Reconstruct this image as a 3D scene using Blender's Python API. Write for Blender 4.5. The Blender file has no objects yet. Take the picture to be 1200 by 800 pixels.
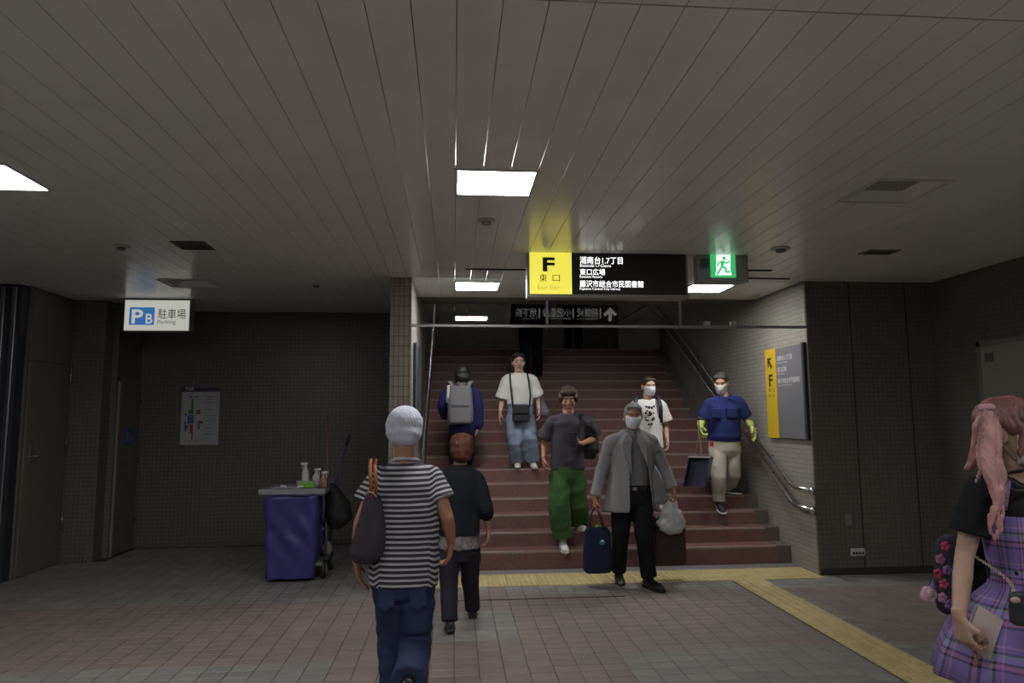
import bpy, math, random
import numpy as np
from mathutils import Matrix, Vector
random.seed(7); rng = np.random.default_rng(7)
SC = bpy.context.scene; COL = SC.collection
V = lambda *a: np.array(a, float)
def nrm(v): v = np.asarray(v, float); return v / (np.linalg.norm(v) + 1e-12)

# ------------------------------------------------------------------ camera
FPX, PITCH, YAW, ROLL, HC, CH = 812.95, .11061, .08397, -.00663, 1.5, 1.343
_cy, _sy, _cp, _sp, _cr, _sr = math.cos(YAW), math.sin(YAW), math.cos(PITCH), math.sin(PITCH), math.cos(ROLL), math.sin(ROLL)
FW = V(_sy*_cp, _cy*_cp, _sp); _r = V(_cy, -_sy, 0); _u = np.cross(_r, FW)
RT = _cr*_r + _sr*_u; UP = -_sr*_r + _cr*_u
cd = bpy.data.cameras.new('camera'); cam = bpy.data.objects.new('camera', cd); COL.objects.link(cam)
cd.sensor_width = 36; cd.lens = FPX/1200*36; cd.clip_end = 100; cd.clip_start = .05
cam.matrix_world = Matrix(((RT[0], UP[0], -FW[0], 0), (RT[1], UP[1], -FW[1], 0), (RT[2], UP[2], -FW[2], HC), (0, 0, 0, 1)))
SC.camera = cam
# world, exposure
w = bpy.data.worlds.new('world'); SC.world = w; w.use_nodes = True
w.node_tree.nodes['Background'].inputs[0].default_value = (.5, .55, .6, 1); w.node_tree.nodes['Background'].inputs[1].default_value = .02
SC.view_settings.view_transform = 'Standard'; SC.view_settings.look = 'None'; SC.view_settings.gamma = 1
SC.view_settings.use_curve_mapping = False; SC.view_settings.exposure = 0.0
SC.cycles.use_denoising = True
SC.cycles.max_bounces = 8; SC.cycles.transparent_max_bounces = 12
PANEL = 44.0          # radiance of the lit ceiling panels
CEIL = HC + CH       # 2.843 m

def W(x, y, Y):      # the point of the plane at depth Y that the photograph shows at (x, y)
    q = FW + (x-600)/FPX*RT - (y-400)/FPX*UP; t = Y/q[1]
    return V(t*q[0], Y, HC + t*q[2])
def mirror_plane(y): return 2*6.55 - y

# ------------------------------------------------------------------ materials
def s2l(c): return tuple(((v/255)/12.92 if v <= 10 else (((v/255)+.055)/1.055)**2.4) for v in c)
MATS = {}
def mat(name, col, rough=.6, metal=0., spec=.5, emit=0., bump=0., bscale=60., var=0., vscale=8., coat=0., sheen=0.):
    if name in MATS: return MATS[name]
    m = bpy.data.materials.new(name); m.use_nodes = True; nt = m.node_tree; N, L = nt.nodes, nt.links
    b = N['Principled BSDF']; b.inputs['Base Color'].default_value = (*col, 1)
    b.inputs['Roughness'].default_value = rough; b.inputs['Metallic'].default_value = metal
    b.inputs['Specular IOR Level'].default_value = spec; b.inputs['Coat Weight'].default_value = coat; b.inputs['Sheen Weight'].default_value = sheen
    if emit: b.inputs['Emission Color'].default_value = (*col, 1); b.inputs['Emission Strength'].default_value = emit
    tc = N.new('ShaderNodeTexCoord')
    if var:
        n = N.new('ShaderNodeTexNoise'); n.inputs['Scale'].default_value = vscale; n.inputs['Detail'].default_value = 4; L.new(tc.outputs['Object'], n.inputs['Vector'])
        r = N.new('ShaderNodeMapRange'); r.inputs[1].default_value = .3; r.inputs[2].default_value = .7; r.inputs[3].default_value = 1-var; r.inputs[4].default_value = 1+var
        L.new(n.outputs['Fac'], r.inputs[0])
        mm = N.new('ShaderNodeVectorMath'); mm.operation = 'SCALE'; mm.inputs[0].default_value = col; L.new(r.outputs[0], mm.inputs['Scale']); L.new(mm.outputs[0], b.inputs['Base Color'])
    if bump:
        n = N.new('ShaderNodeTexNoise'); n.inputs['Scale'].default_value = bscale; n.inputs['Detail'].default_value = 3; L.new(tc.outputs['Object'], n.inputs['Vector'])
        bp = N.new('ShaderNodeBump'); bp.inputs['Strength'].default_value = bump; bp.inputs['Distance'].default_value = .01
        L.new(n.outputs['Fac'], bp.inputs['Height']); L.new(bp.outputs[0], b.inputs['Normal'])
    MATS[name] = m; return m

def mosaic(name, c1, c2, grout, w, h, axis, rough=.35, mort=.0028):
    m = bpy.data.materials.new(name); m.use_nodes = True; nt = m.node_tree; N, L = nt.nodes, nt.links; b = N['Principled BSDF']
    tc = N.new('ShaderNodeTexCoord'); sp = N.new('ShaderNodeSeparateXYZ'); cb = N.new('ShaderNodeCombineXYZ')
    L.new(tc.outputs['Object'], sp.inputs[0]); L.new(sp.outputs[axis], cb.inputs[0]); L.new(sp.outputs[2], cb.inputs[1])
    k = N.new('ShaderNodeTexBrick'); k.offset = 0; k.squash = 1; k.inputs['Scale'].default_value = 1
    k.inputs['Brick Width'].default_value = w; k.inputs['Row Height'].default_value = h; k.inputs['Mortar Size'].default_value = mort; k.inputs['Mortar Smooth'].default_value = .2
    k.inputs['Bias'].default_value = 0
    k.inputs['Color1'].default_value = (*c1, 1); k.inputs['Color2'].default_value = (*c2, 1); k.inputs['Mortar'].default_value = (*grout, 1)
    L.new(cb.outputs[0], k.inputs['Vector']); L.new(k.outputs['Color'], b.inputs['Base Color'])
    bp = N.new('ShaderNodeBump'); bp.invert = True; bp.inputs['Strength'].default_value = .6; bp.inputs['Distance'].default_value = .003
    L.new(k.outputs['Fac'], bp.inputs['Height']); L.new(bp.outputs[0], b.inputs['Normal'])
    b.inputs['Roughness'].default_value = rough; MATS[name] = m; return m

def granite(name, base, spk, rough=.45, sc=260):
    m = mat(name, base, rough); nt = m.node_tree; N, L = nt.nodes, nt.links; b = N['Principled BSDF']
    tc = N['Texture Coordinate']; v = N.new('ShaderNodeTexVoronoi'); v.inputs['Scale'].default_value = sc; L.new(tc.outputs['Object'], v.inputs['Vector'])
    r = N.new('ShaderNodeValToRGB'); r.color_ramp.elements[0].color = (*base, 1); r.color_ramp.elements[1].color = (*spk, 1); r.color_ramp.elements[0].position = .35; r.color_ramp.elements[1].position = .95
    n = N.new('ShaderNodeTexNoise'); n.inputs['Scale'].default_value = 5; L.new(tc.outputs['Object'], n.inputs['Vector'])
    mx = N.new('ShaderNodeMix'); mx.data_type = 'RGBA'; mx.blend_type = 'MULTIPLY'; mx.inputs[0].default_value = .35
    sp = N.new('ShaderNodeSeparateColor'); L.new(v.outputs['Color'], sp.inputs[0]); L.new(sp.outputs[0], r.inputs[0])
    L.new(r.outputs[0], mx.inputs[6]); L.new(n.outputs['Color'], mx.inputs[7]); L.new(mx.outputs[2], b.inputs['Base Color']); return m

def attr_mat(name, rough, ramp, attr='stripe', period=.03, offset=0., bump=.15):
    """stripes woven in the cloth: the float attribute runs along the body of the garment"""
    m = mat(name, ramp[0][1], rough, bump=bump, bscale=300); nt = m.node_tree; N, L = nt.nodes, nt.links; b = N['Principled BSDF']
    a = N.new('ShaderNodeAttribute'); a.attribute_name = attr
    d = N.new('ShaderNodeMath'); d.operation = 'MULTIPLY'; d.inputs[1].default_value = 1/period; L.new(a.outputs['Fac'], d.inputs[0])
    f = N.new('ShaderNodeMath'); f.operation = 'FRACT'; L.new(d.outputs[0], f.inputs[0])
    r = N.new('ShaderNodeValToRGB'); r.color_ramp.interpolation = 'CONSTANT'
    els = r.color_ramp.elements
    while len(els) < len(ramp): els.new(.5)
    for e, (p, c) in zip(els, ramp): e.position = p; e.color = (*c, 1)
    L.new(f.outputs[0], r.inputs[0]); L.new(r.outputs[0], b.inputs['Base Color']); return m

def plaid(name):
    m = mat(name, (.2, .1, .4), .85, bump=.2, bscale=300); nt = m.node_tree; N, L = nt.nodes, nt.links; b = N['Principled BSDF']
    res = []
    for at, per in (('u', .125), ('v', .125)):
        a = N.new('ShaderNodeAttribute'); a.attribute_name = at
        d = N.new('ShaderNodeMath'); d.operation = 'MULTIPLY'; d.inputs[1].default_value = 1/per; L.new(a.outputs['Fac'], d.inputs[0])
        f = N.new('ShaderNodeMath'); f.operation = 'FRACT'; L.new(d.outputs[0], f.inputs[0])
        r = N.new('ShaderNodeValToRGB'); r.color_ramp.interpolation = 'CONSTANT'; els = r.color_ramp.elements
        band = [(0, (.15, .11, .30)), (.30, (.02, .02, .03)), (.36, (.30, .12, .22)), (.46, (.02, .02, .03)), (.52, (.22, .17, .40)), (.66, (.12, .26, .16)), (.70, (.02, .02, .03)), (.76, (.15, .11, .30)), (.86, (.36, .18, .30)), (.90, (.15, .11, .30))]
        while len(els) < len(band): els.new(.5)
        for e, (p, c) in zip(els, band): e.position = p; e.color = (*c, 1)
        L.new(f.outputs[0], r.inputs[0]); res.append(r)
    mx = N.new('ShaderNodeMix'); mx.data_type = 'RGBA'; mx.inputs[0].default_value = .5
    L.new(res[0].outputs[0], mx.inputs[6]); L.new(res[1].outputs[0], mx.inputs[7]); L.new(mx.outputs[2], b.inputs['Base Color']); return m

# ------------------------------------------------------------------ mesh helpers
class M:
    def __init__(s): s.v = []; s.f = []; s.n = 0
    def add(s, v, f): s.v.append(np.asarray(v, float).reshape(-1, 3)); s.f += [tuple(i+s.n for i in q) for q in f]; s.n += len(s.v[-1]); return s
    def box(s, a, b, R=None, c=None):
        a, b = np.minimum(a, b), np.maximum(a, b)
        v = np.array([[x, y, z] for x in (a[0], b[0]) for y in (a[1], b[1]) for z in (a[2], b[2])])
        if R is not None: c = (a+b)/2 if c is None else c; v = (v-c) @ np.array(R).T + c
        return s.add(v, [(0, 1, 3, 2), (4, 6, 7, 5), (0, 4, 5, 1), (2, 3, 7, 6), (0, 2, 6, 4), (1, 5, 7, 3)])
    def bbox(s, a, b, r=.004):   # box with chamfered edges
        a, b = np.minimum(a, b).astype(float), np.maximum(a, b).astype(float); c = (a+b)/2; h = (b-a)/2; r = min(r, *(h*.9))
        v = []; idx = {}
        for sx in (-1, 1):
            for sy in (-1, 1):
                for sz in (-1, 1):
                    for k in range(3):
                        p = h.copy() - r; p[k] = h[k]; idx[(sx, sy, sz, k)] = len(v); v.append(c + p*np.array([sx, sy, sz]))
        f = []; S = (-1, 1)
        for k in range(3):
            i, j = (k+1) % 3, (k+2) % 3
            for q in S:
                def g(a_, b_, kk, q=q, k=k, i=i, j=j):
                    t = [0, 0, 0]; t[k] = q; t[i] = a_; t[j] = b_; return idx[(*t, kk)]
                f.append((g(-1, -1, k), g(1, -1, k), g(1, 1, k), g(-1, 1, k)))
        for k in range(3):           # edges parallel to axis k
            i, j = (k+1) % 3, (k+2) % 3
            for p in S:
                for q in S:
                    def g(c_, kk, k=k, i=i, j=j, p=p, q=q):
                        t = [0, 0, 0]; t[k] = c_; t[i] = p; t[j] = q; return idx[(*t, kk)]
                    f.append((g(-1, i), g(1, i), g(1, j), g(-1, j)))
        for sx in S:
            for sy in S:
                for sz in S: f.append(tuple(idx[(sx, sy, sz, k)] for k in range(3)))
        return s.add(v, f)
    def loft(s, pts, rad, side=None, n=16, e=2., cap=True, closed_ring=True):
        """rings along pts; rad = r or (a, b) per ring (a along `side`); e = superellipse exponent"""
        pts = np.asarray(pts, float); k = len(pts); V_ = []
        ref = None if side is None else nrm(side)
        for i in range(k):
            t = nrm(pts[min(i+1, k-1)] - pts[max(i-1, 0)])
            if ref is None:
                ref = nrm(np.cross(t, V(0, 0, 1) if abs(t[2]) < .9 else V(1, 0, 0)))
            sd = nrm(ref - t*(ref @ t)); 
            if side is None: ref = sd
            up = np.cross(t, sd); r = rad[i]; a, b = (r, r) if np.isscalar(r) else r
            th = np.arange(n)*2*math.pi/n; c_, s_ = np.cos(th), np.sin(th)
            cx = np.sign(c_)*np.abs(c_)**(2/e); sx = np.sign(s_)*np.abs(s_)**(2/e)
            V_.append(pts[i] + np.outer(a*cx, sd) + np.outer(b*sx, up))
        v = np.concatenate(V_); f = []
        for i in range(k-1):
            for j in range(n):
                j2 = (j+1) % n; f.append((i*n+j, i*n+j2, (i+1)*n+j2, (i+1)*n+j))
        if cap: f.append(tuple(range(n-1, -1, -1))); f.append(tuple((k-1)*n+j for j in range(n)))
        return s.add(v, f)
    def cap(s, p0, r0, p1, r1, n=12, side=None, flat=1.):
        """tapered capsule"""
        p0, p1 = np.asarray(p0, float), np.asarray(p1, float); d = p1-p0; L = np.linalg.norm(d) + 1e-9; t = d/L
        P, R = [], []
        for a in (-80, -50, -20, 0): P.append(p0 + t*r0*math.sin(math.radians(a))); R.append(r0*math.cos(math.radians(a)))
        for a in (0, 20, 50, 80): P.append(p1 + t*r1*math.sin(math.radians(a))); R.append(r1*math.cos(math.radians(a)))
        return s.loft(P, [(r, r*flat) for r in R], side, n)
    def ell(s, c, r, R=None, n=14, k=9):
        c = np.asarray(c, float); v = [V(0, 0, -1)]; f = []
        for i in range(1, k):
            a = -math.pi/2 + math.pi*i/k
            for j in range(n): b = 2*math.pi*j/n; v.append(V(math.cos(a)*math.cos(b), math.cos(a)*math.sin(b), math.sin(a)))
        v.append(V(0, 0, 1)); v = np.array(v)*np.asarray(r, float)
        if R is not None: v = v @ np.asarray(R).T
        for j in range(n): f.append((0, 1+(j+1) % n, 1+j)); f.append((len(v)-1, len(v)-1-n+j, len(v)-1-n+(j+1) % n))
        for i in range(k-2):
            for j in range(n): a = 1+i*n; f.append((a+j, a+(j+1) % n, a+n+(j+1) % n, a+n+j))
        return s.add(v + c, f)
    def tube(s, pts, r, n=8, cap=True): return s.loft(pts, [r]*len(pts), None, n, cap=cap)
    def torus(s, c, R_, r, ax, n=20, k=8):
        ax = nrm(ax); a = nrm(np.cross(ax, V(0, 0, 1) if abs(ax[2]) < .9 else V(1, 0, 0))); b = np.cross(ax, a); v = []; f = []
        for i in range(n):
            t = 2*math.pi*i/n; d = math.cos(t)*a + math.sin(t)*b
            for j in range(k): q = 2*math.pi*j/k; v.append(np.asarray(c) + d*(R_ + r*math.cos(q)) + ax*r*math.sin(q))
        for i in range(n):
            for j in range(k): f.append((i*k+j, i*k+(j+1) % k, ((i+1) % n)*k+(j+1) % k, ((i+1) % n)*k+j))
        return s.add(v, f)
    def poly(s, pts, d):    # prism: polygon pts extruded by vector d
        pts = np.asarray(pts, float); n = len(pts)
        return s.add(np.concatenate([pts, pts+np.asarray(d)]), [tuple(range(n)), tuple(range(2*n-1, n-1, -1))] + [(i, (i+1) % n, n+(i+1) % n, n+i) for i in range(n)])
    def mesh(s, name, m, off=V(0, 0, 0), smooth=False):
        me = bpy.data.meshes.new(name); me.from_pydata((np.concatenate(s.v)-off).tolist(), [], s.f); me.update()
        if m is not None: me.materials.append(m)
        import bmesh
        b = bmesh.new(); b.from_mesh(me); bmesh.ops.recalc_face_normals(b, faces=b.faces); b.to_mesh(me); b.free()
        if smooth: me.shade_smooth() if smooth is True else me.shade_smooth()
        return me

def root_of(o): return V(*o.matrix_world.translation) if o is not None else V(0, 0, 0)
OFF = {}
def link(name, me, parent=None, off=None):
    o = bpy.data.objects.new(name, me); COL.objects.link(o)
    if parent is not None: o.parent = parent
    OFF[o] = off if off is not None else (OFF[parent] if parent is not None else V(0, 0, 0)); return o
def part(name, mb, m, parent=None, smooth=False, base=None):
    """mesh given in world coordinates; it is stored relative to the thing's base"""
    off = OFF[parent] if parent is not None else (V(*base) if base is not None else V(0, 0, 0))
    o = link(name, mb.mesh(name, m, off, smooth), parent, off)
    if parent is None: o.location = off
    return o
def tag(o, label=None, cat=None, group=None, kind=None):
    for k, v in (('label', label), ('category', cat), ('group', group), ('kind', kind)):
        if v: o[k] = v
    return o
def thing(name, base, label, cat, group=None):
    o = bpy.data.objects.new(name, None); COL.objects.link(o); o.location = base; o.empty_display_size = .1
    OFF[o] = V(*base); return tag(o, label, cat, group)
def struct(name, mb, m, parent=None):
    o = part(name, mb, m, parent)
    if parent is None: o['kind'] = 'structure'
    return o
def bx(*a, **k): return M().box(*a, **k)
def copy_tree(o, delta, parent=None):
    c = o.copy(); COL.objects.link(c)
    if parent is None: c.location = V(*o.location) + delta
    else: c.parent = parent
    OFF[c] = OFF[o] + delta
    for ch in o.children: copy_tree(ch, delta, c)
    return c
def text(body, p0, width, m, parent, R=V(1, 0, 0), U=V(0, 0, 1), height=None, bold=.0, depth=.001, name='lettering'):
    """flat lettering: p0 = lower left corner, fitted to width (and height)"""
    c = bpy.data.curves.new(name, 'FONT'); c.body = body; c.size = 1; c.offset = bold; c.extrude = 0
    o = bpy.data.objects.new(name, c); COL.objects.link(o); bpy.context.view_layer.update()
    me = bpy.data.meshes.new_from_object(o.evaluated_get(bpy.context.evaluated_depsgraph_get())); bpy.data.objects.remove(o); bpy.data.curves.remove(c)
    n = len(me.vertices); co = np.zeros(n*3); me.vertices.foreach_get('co', co); co = co.reshape(-1, 3)
    lo, hi = co.min(0), co.max(0); sx = width/(hi[0]-lo[0]); sy = sx if height is None else height/(hi[1]-lo[1])
    P = np.asarray(p0) + np.outer((co[:, 0]-lo[0])*sx, R) + np.outer((co[:, 1]-lo[1])*sy, U) + np.cross(R, U)*depth - OFF[parent]
    me.vertices.foreach_set('co', P.ravel()); me.materials.clear(); me.materials.append(m); me.update(); me.name = name
    return link(name, me, parent)

def noise3(p, f, seed=0):
    """cheap smooth pseudo noise for cloth folds"""
    r = np.random.default_rng(seed); o = np.zeros(len(p)); a = 1.
    for k in range(5):
        d = r.normal(size=3); d /= np.linalg.norm(d); d2 = r.normal(size=3); d2 /= np.linalg.norm(d2)
        o += a*np.sin(f*(p @ d) + r.uniform(0, 6) + 1.6*np.sin(f*.55*(p @ d2) + r.uniform(0, 6))); f *= 1.35; a *= .75
    return o/2.2
def sculpt(name, mb, m, parent, voxel=.01, it=4, disp=None, attrs=None, fac=.5):
    """fuse overlapping solids into one continuous smooth surface"""
    me = mb.mesh(name, m); o = bpy.data.objects.new(name, me); COL.objects.link(o)
    r = o.modifiers.new('r', 'REMESH'); r.mode = 'VOXEL'; r.voxel_size = voxel; r.adaptivity = 0
    s = o.modifiers.new('s', 'SMOOTH'); s.factor = fac; s.iterations = it
    bpy.context.view_layer.update()
    e = bpy.data.meshes.new_from_object(o.evaluated_get(bpy.context.evaluated_depsgraph_get())); bpy.data.objects.remove(o)
    n = len(e.vertices); co = np.zeros(n*3); e.vertices.foreach_get('co', co); co = co.reshape(-1, 3)
    if disp is not None:
        nr = np.zeros(n*3); e.vertices.foreach_get('normal', nr); nr = nr.reshape(-1, 3); d = disp(co)
        co = co + (nr*d[:, None] if d.ndim == 1 else d)
    if attrs:
        for k, fn in attrs.items(): a = e.attributes.new(k, 'FLOAT', 'POINT'); a.data.foreach_set('value', fn(co).astype(np.float32))
    off = OFF[parent] if parent is not None else V(0, 0, 0)
    e.vertices.foreach_set('co', (co-off).ravel()); e.update(); e.shade_smooth()
    if not e.materials: e.materials.append(m)
    e.name = name; return link(name, e, parent)

# ------------------------------------------------------------------ common materials
ceil_m = mat('ceiling_panel_paint', (.86, .86, .83), .24, spec=.5, var=.04, vscale=3)
dark_m = mat('dark_gap', (.03, .028, .026), .9); gap_m = mat('ceiling_backing', (.16, .155, .145), .9)
light_white = mat('lamp_diffuser', (1, .98, .97), .5, emit=PANEL)
frame_m = mat('lamp_frame', (.6, .6, .58), .45)
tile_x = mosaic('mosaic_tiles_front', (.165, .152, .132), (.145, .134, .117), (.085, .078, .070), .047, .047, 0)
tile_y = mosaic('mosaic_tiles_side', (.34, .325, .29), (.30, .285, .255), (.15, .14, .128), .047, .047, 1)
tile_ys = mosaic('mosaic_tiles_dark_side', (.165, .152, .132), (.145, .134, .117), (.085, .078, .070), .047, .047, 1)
tile_col = mosaic('mosaic_tiles_pillar', (.33, .29, .24), (.28, .245, .205), (.08, .07, .06), .047, .095, 0)
steel = mat('brushed_steel', (.55, .56, .58), .25, metal=1, bump=.03, bscale=40)
steel_d = mat('dull_steel', (.32, .33, .37), .35, metal=1)
door_m = mat('door_paint', (.17, .155, .13), .5, bump=.03)
door_rm = mat('door_paint_light', (.30, .30, .27), .5, bump=.03)
black_m = mat('black_plastic', (.02, .02, .022), .45)
white_m = mat('white_paint', (.7, .7, .68), .5)
gran_r = granite('red_granite', (.17, .082, .073), (.31, .175, .158))
gran_g = granite('grey_granite', (.20, .19, .19), (.32, .31, .31))
gran_n = granite('worn_nosing', (.30, .22, .205), (.40, .31, .29))
grout_m = mat('floor_joint', (.075, .068, .062), .9)
yel_m = mat('tactile_yellow', (.50, .43, .21), .6, var=.12, vscale=9, bump=.1)
conc_m = mat('stair_soffit', (.12, .115, .105), .8)

# ------------------------------------------------------------------ structure
PY = 6.55                    # portal plane
XL, XR = -.40, 3.48          # stairwell sides
N_ST, R1, RI, TR, Y0 = 18, .18, .145, .25, 7.10
def step_z(n): return R1 + RI*(n-1)
def step_y(n): return Y0 + TR*(n-1)
TOPZ, TOPY = step_z(N_ST), step_y(N_ST)

# floor tiles
fl = struct('floor', bx((-7.0, -6, -.15), (4.85, 8.85, -.006)), grout_m)
TX, TY = .15, .107
def tile_kind(x, y):
    g = False
    if y < 4.58 and not (-.77 < x < 1.0): g = True
    if y > 6.05: g = True
    if y > 6.05 and -.77 < x < .95: g = random.random() < .35
    if -.38 < x < .5 and 4.93 < y < 5.72: g = True
    return g
tcols = [(.228, .183, .170), (.248, .198, .182), (.212, .173, .163), (.235, .225, .215), (.215, .21, .20), (.26, .25, .235)]
tmats = []
for i, c in enumerate(tcols): tmats.append(mat('paver_'+'abcdef'[i], c, .5, var=.10, vscale=7, bump=.06, bscale=80))
def tile_mesh(i):
    return M().bbox((-TX/2+.002, -TY/2+.002, -.02), (TX/2-.002, TY/2-.002, 0), .0022).mesh('tile', tmats[i])
tms = [tile_mesh(i) for i in range(6)]
cells = []
for i in range(-46, 33):
    for j in range(-12, 83):
        x = .0066+.15*i+.075; y = .0+TY*j+TY/2
        if y > 8.8 or x > 4.8 or x < -7: continue
        if 6.43-.02 < y < 7.1 and -.42 < x < 3.45: continue
        if y > 7.1 and x > -.6: continue
        if y > 6.55 and (x > 3.45 or (-.6 < x < -.4)): continue
        if 2.576 < x < 2.876 and 4.15 < y < 6.43: continue
        if 2.576 < x < 3.18 and 3.55 < y < 4.15: continue
        if y > 7.2 and x < -4.3: continue
        if y > 8.0 and x < -3.8: continue
        z = (y*FW[1] + x*FW[0] - HC*FW[2]*0)
        p = np.array([x, y, -HC]); dz = p @ FW; vis = False
        if dz > .5:
            px, py = 600+FPX*(p @ RT)/dz, 400-FPX*(p @ UP)/dz; vis = 0 < px < 1200 and 0 < py < 800
        cells.append((x, y, vis, dz))
cells.sort(key=lambda c: (not c[2], c[3]))
far = {i: M() for i in range(6)}
for k, (x, y, vis, dz) in enumerate(cells):
    ki = (3 + random.randrange(3)) if tile_kind(x, y) else random.randrange(3)
    h = random.uniform(-.0008, .0008)
    if k < 300:
        o = bpy.data.objects.new('tile', tms[ki]); o.location = (x, y, h); COL.objects.link(o); o.parent = fl
    else:
        c = M().bbox((x-TX/2+.002, y-TY/2+.002, -.012+h), (x+TX/2-.002, y+TY/2-.002, h), .0022); far[ki].add(c.v[0], c.f)
fm = M()
vs, fs, mi = [], [], []
n0 = 0
for i in range(6):
    if not far[i].v: continue
    vv = np.concatenate(far[i].v); vs.append(vv); fs += [tuple(a+n0 for a in q) for q in far[i].f]; mi += [i]*len(far[i].f); n0 += len(vv)
me = bpy.data.meshes.new('tile'); me.from_pydata(np.concatenate(vs).tolist(), [], fs)
for i in range(6): me.materials.append(tmats[i])
me.polygons.foreach_set('material_index', mi); me.update()
import bmesh
b_ = bmesh.new(); b_.from_mesh(me); bmesh.ops.recalc_face_normals(b_, faces=b_.faces); b_.to_mesh(me); b_.free()
ft = link('paving_tiles', me, fl); ft['kind'] = 'stuff'
# granite kerb slab before the stairs, floor hatch trim
for i in range(6):
    a = XL + (XR-XL)*i/6; part('slab', M().bbox((a+.002, 6.90, -.02), (a+(XR-XL)/6-.002, 7.1, .002), .003), gran_g, fl)
part('hatch_trim', bx((.0, 5.965, -.001), (1.45, 5.98, .003)), mat('hatch_metal', (.06, .055, .05), .4, metal=.6), fl)

# tactile paving
def dots(x0, x1, y0, y1, nx, ny):
    m = M().bbox((x0+.002, y0+.002, -.015), (x1-.002, y1-.002, .003), .002)
    for i in range(nx):
        for j in range(ny):
            cx, cy = x0+(x1-x0)*(i+.5)/nx, y0+(y1-y0)*(j+.5)/ny
            m.loft([(cx, cy, .002), (cx, cy, .006), (cx, cy, .0085)], [.016, .0145, .009], V(1, 0, 0), 8)
    return m
def bars(x0, x1, y0, y1, n=4):
    m = M().bbox((x0+.002, y0+.002, -.015), (x1-.002, y1-.002, .003), .002)
    for i in range(n):
        cx = x0+(x1-x0)*(i+.5)/n
        m.bbox((cx-.017, y0+.012, .001), (cx+.017, y1-.012, .0085), .005)
    return m
tp = thing('tactile_paving', (1.5, 6.6, 0), 'yellow strip of domed tactile paving tiles across the foot of the stairs', 'tactile paving')
dm = dots(XL, XL+.298, 6.43, 6.90, 6, 9).mesh('tactile_tile', yel_m, OFF[tp])
for i in range(13):
    o = link('tactile_tile', dm, tp); o.location = (i*.298, 0, 0)
tq = thing('tactile_paving', (2.72, 5.3, 0), 'yellow guide path of barred tactile tiles running from the stairs toward the plaid dress', 'tactile paving')
bm_ = bars(2.576, 2.876, 6.43-.285, 6.43).mesh('tactile_tile', yel_m, OFF[tq])
for i in range(8):
    o = link('tactile_tile', bm_, tq); o.location = (0, -i*.285, 0)
tr_ = thing('tactile_paving', (2.88, 3.85, 0), 'small square of domed yellow tactile tiles at the end of the guide path', 'tactile paving')
dm2 = dots(2.576, 2.876, 3.85, 4.15, 6, 6).mesh('tactile_tile', yel_m, OFF[tr_])
for a in (0, .3):
    for b in (0, -.3): o = link('tactile_tile', dm2, tr_); o.location = (a, b, 0)

# walls
struct('wall_back', bx((-3.98, 8.8, 0), (-.4, 9.0, CEIL)), tile_x)
struct('wall_left', bx((-4.4, 7.2, 0), (-4.2, 8.0, CEIL)), mat('left_wall_paint', (.15, .135, .115), .6))
struct('wall_left_pier', bx((-4.4, 8.0, 0), (-3.86, 8.2, CEIL)), tile_x)
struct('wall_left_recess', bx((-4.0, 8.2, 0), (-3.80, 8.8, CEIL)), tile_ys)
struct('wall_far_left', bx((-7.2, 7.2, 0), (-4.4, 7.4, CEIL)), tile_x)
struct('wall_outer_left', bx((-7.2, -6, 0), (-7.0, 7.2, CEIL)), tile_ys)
struct('wall_rear', bx((-7.2, -6.2, 0), (5.05, -6, CEIL)), tile_x)
struct('pillar', bx((-.60, PY, 0), (-.402, PY+.02, CEIL)), tile_col)
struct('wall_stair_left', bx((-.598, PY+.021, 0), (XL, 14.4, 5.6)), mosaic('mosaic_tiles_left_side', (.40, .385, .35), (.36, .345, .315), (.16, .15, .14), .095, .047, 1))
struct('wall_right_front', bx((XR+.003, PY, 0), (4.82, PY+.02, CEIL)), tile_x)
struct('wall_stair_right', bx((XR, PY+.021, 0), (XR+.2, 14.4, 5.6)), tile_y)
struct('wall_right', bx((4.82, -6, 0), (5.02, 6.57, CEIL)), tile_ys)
# expansion joints in the right front wall
for i, x in enumerate((3.93, 4.52)):
    struct('trim_%d' % (i+1), bx((x, PY-.003, 0), (x+.012, PY-.0005, CEIL)), mat('sealant', (.05, .045, .04), .8))
struct('baseboard_right', bx((XR+.01, PY-.012, 0), (4.82, PY-.001, .06)), mat('base_dark', (.05, .045, .04), .7))
# stairwell: header, sloping soffit, upper landing
HY = 7.62
struct('beam_header', bx((XL, HY, CEIL-.0), (XR, HY+.15, CEIL+.6)), conc_m)
sof = M().poly([(XL, HY+.15, CEIL+.45), (XL, TOPY+.2, CEIL+.45+.58*(TOPY-HY)), (XL, 14.4, CEIL+.45+.58*(TOPY-HY)), (XL, 14.4, CEIL+.65+.58*(TOPY-HY)), (XL, TOPY+.1, CEIL+.65+.58*(TOPY-HY)), (XL, HY+.15, CEIL+.62)], (XR-XL, 0, 0))
struct('ceiling_stair_slope', sof, conc_m)
struct('floor_landing', bx((XL, TOPY+TR-.0, TOPZ-.2), (XR, 14.4, TOPZ)), gran_r)
struct('wall_landing_back', bx((XL, 14.4, TOPZ-.3), (XR, 14.6, 6)), mosaic('mosaic_tiles_landing', (.15, .145, .125), (.13, .125, .11), (.06, .055, .05), .095, .047, 0))

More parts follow.
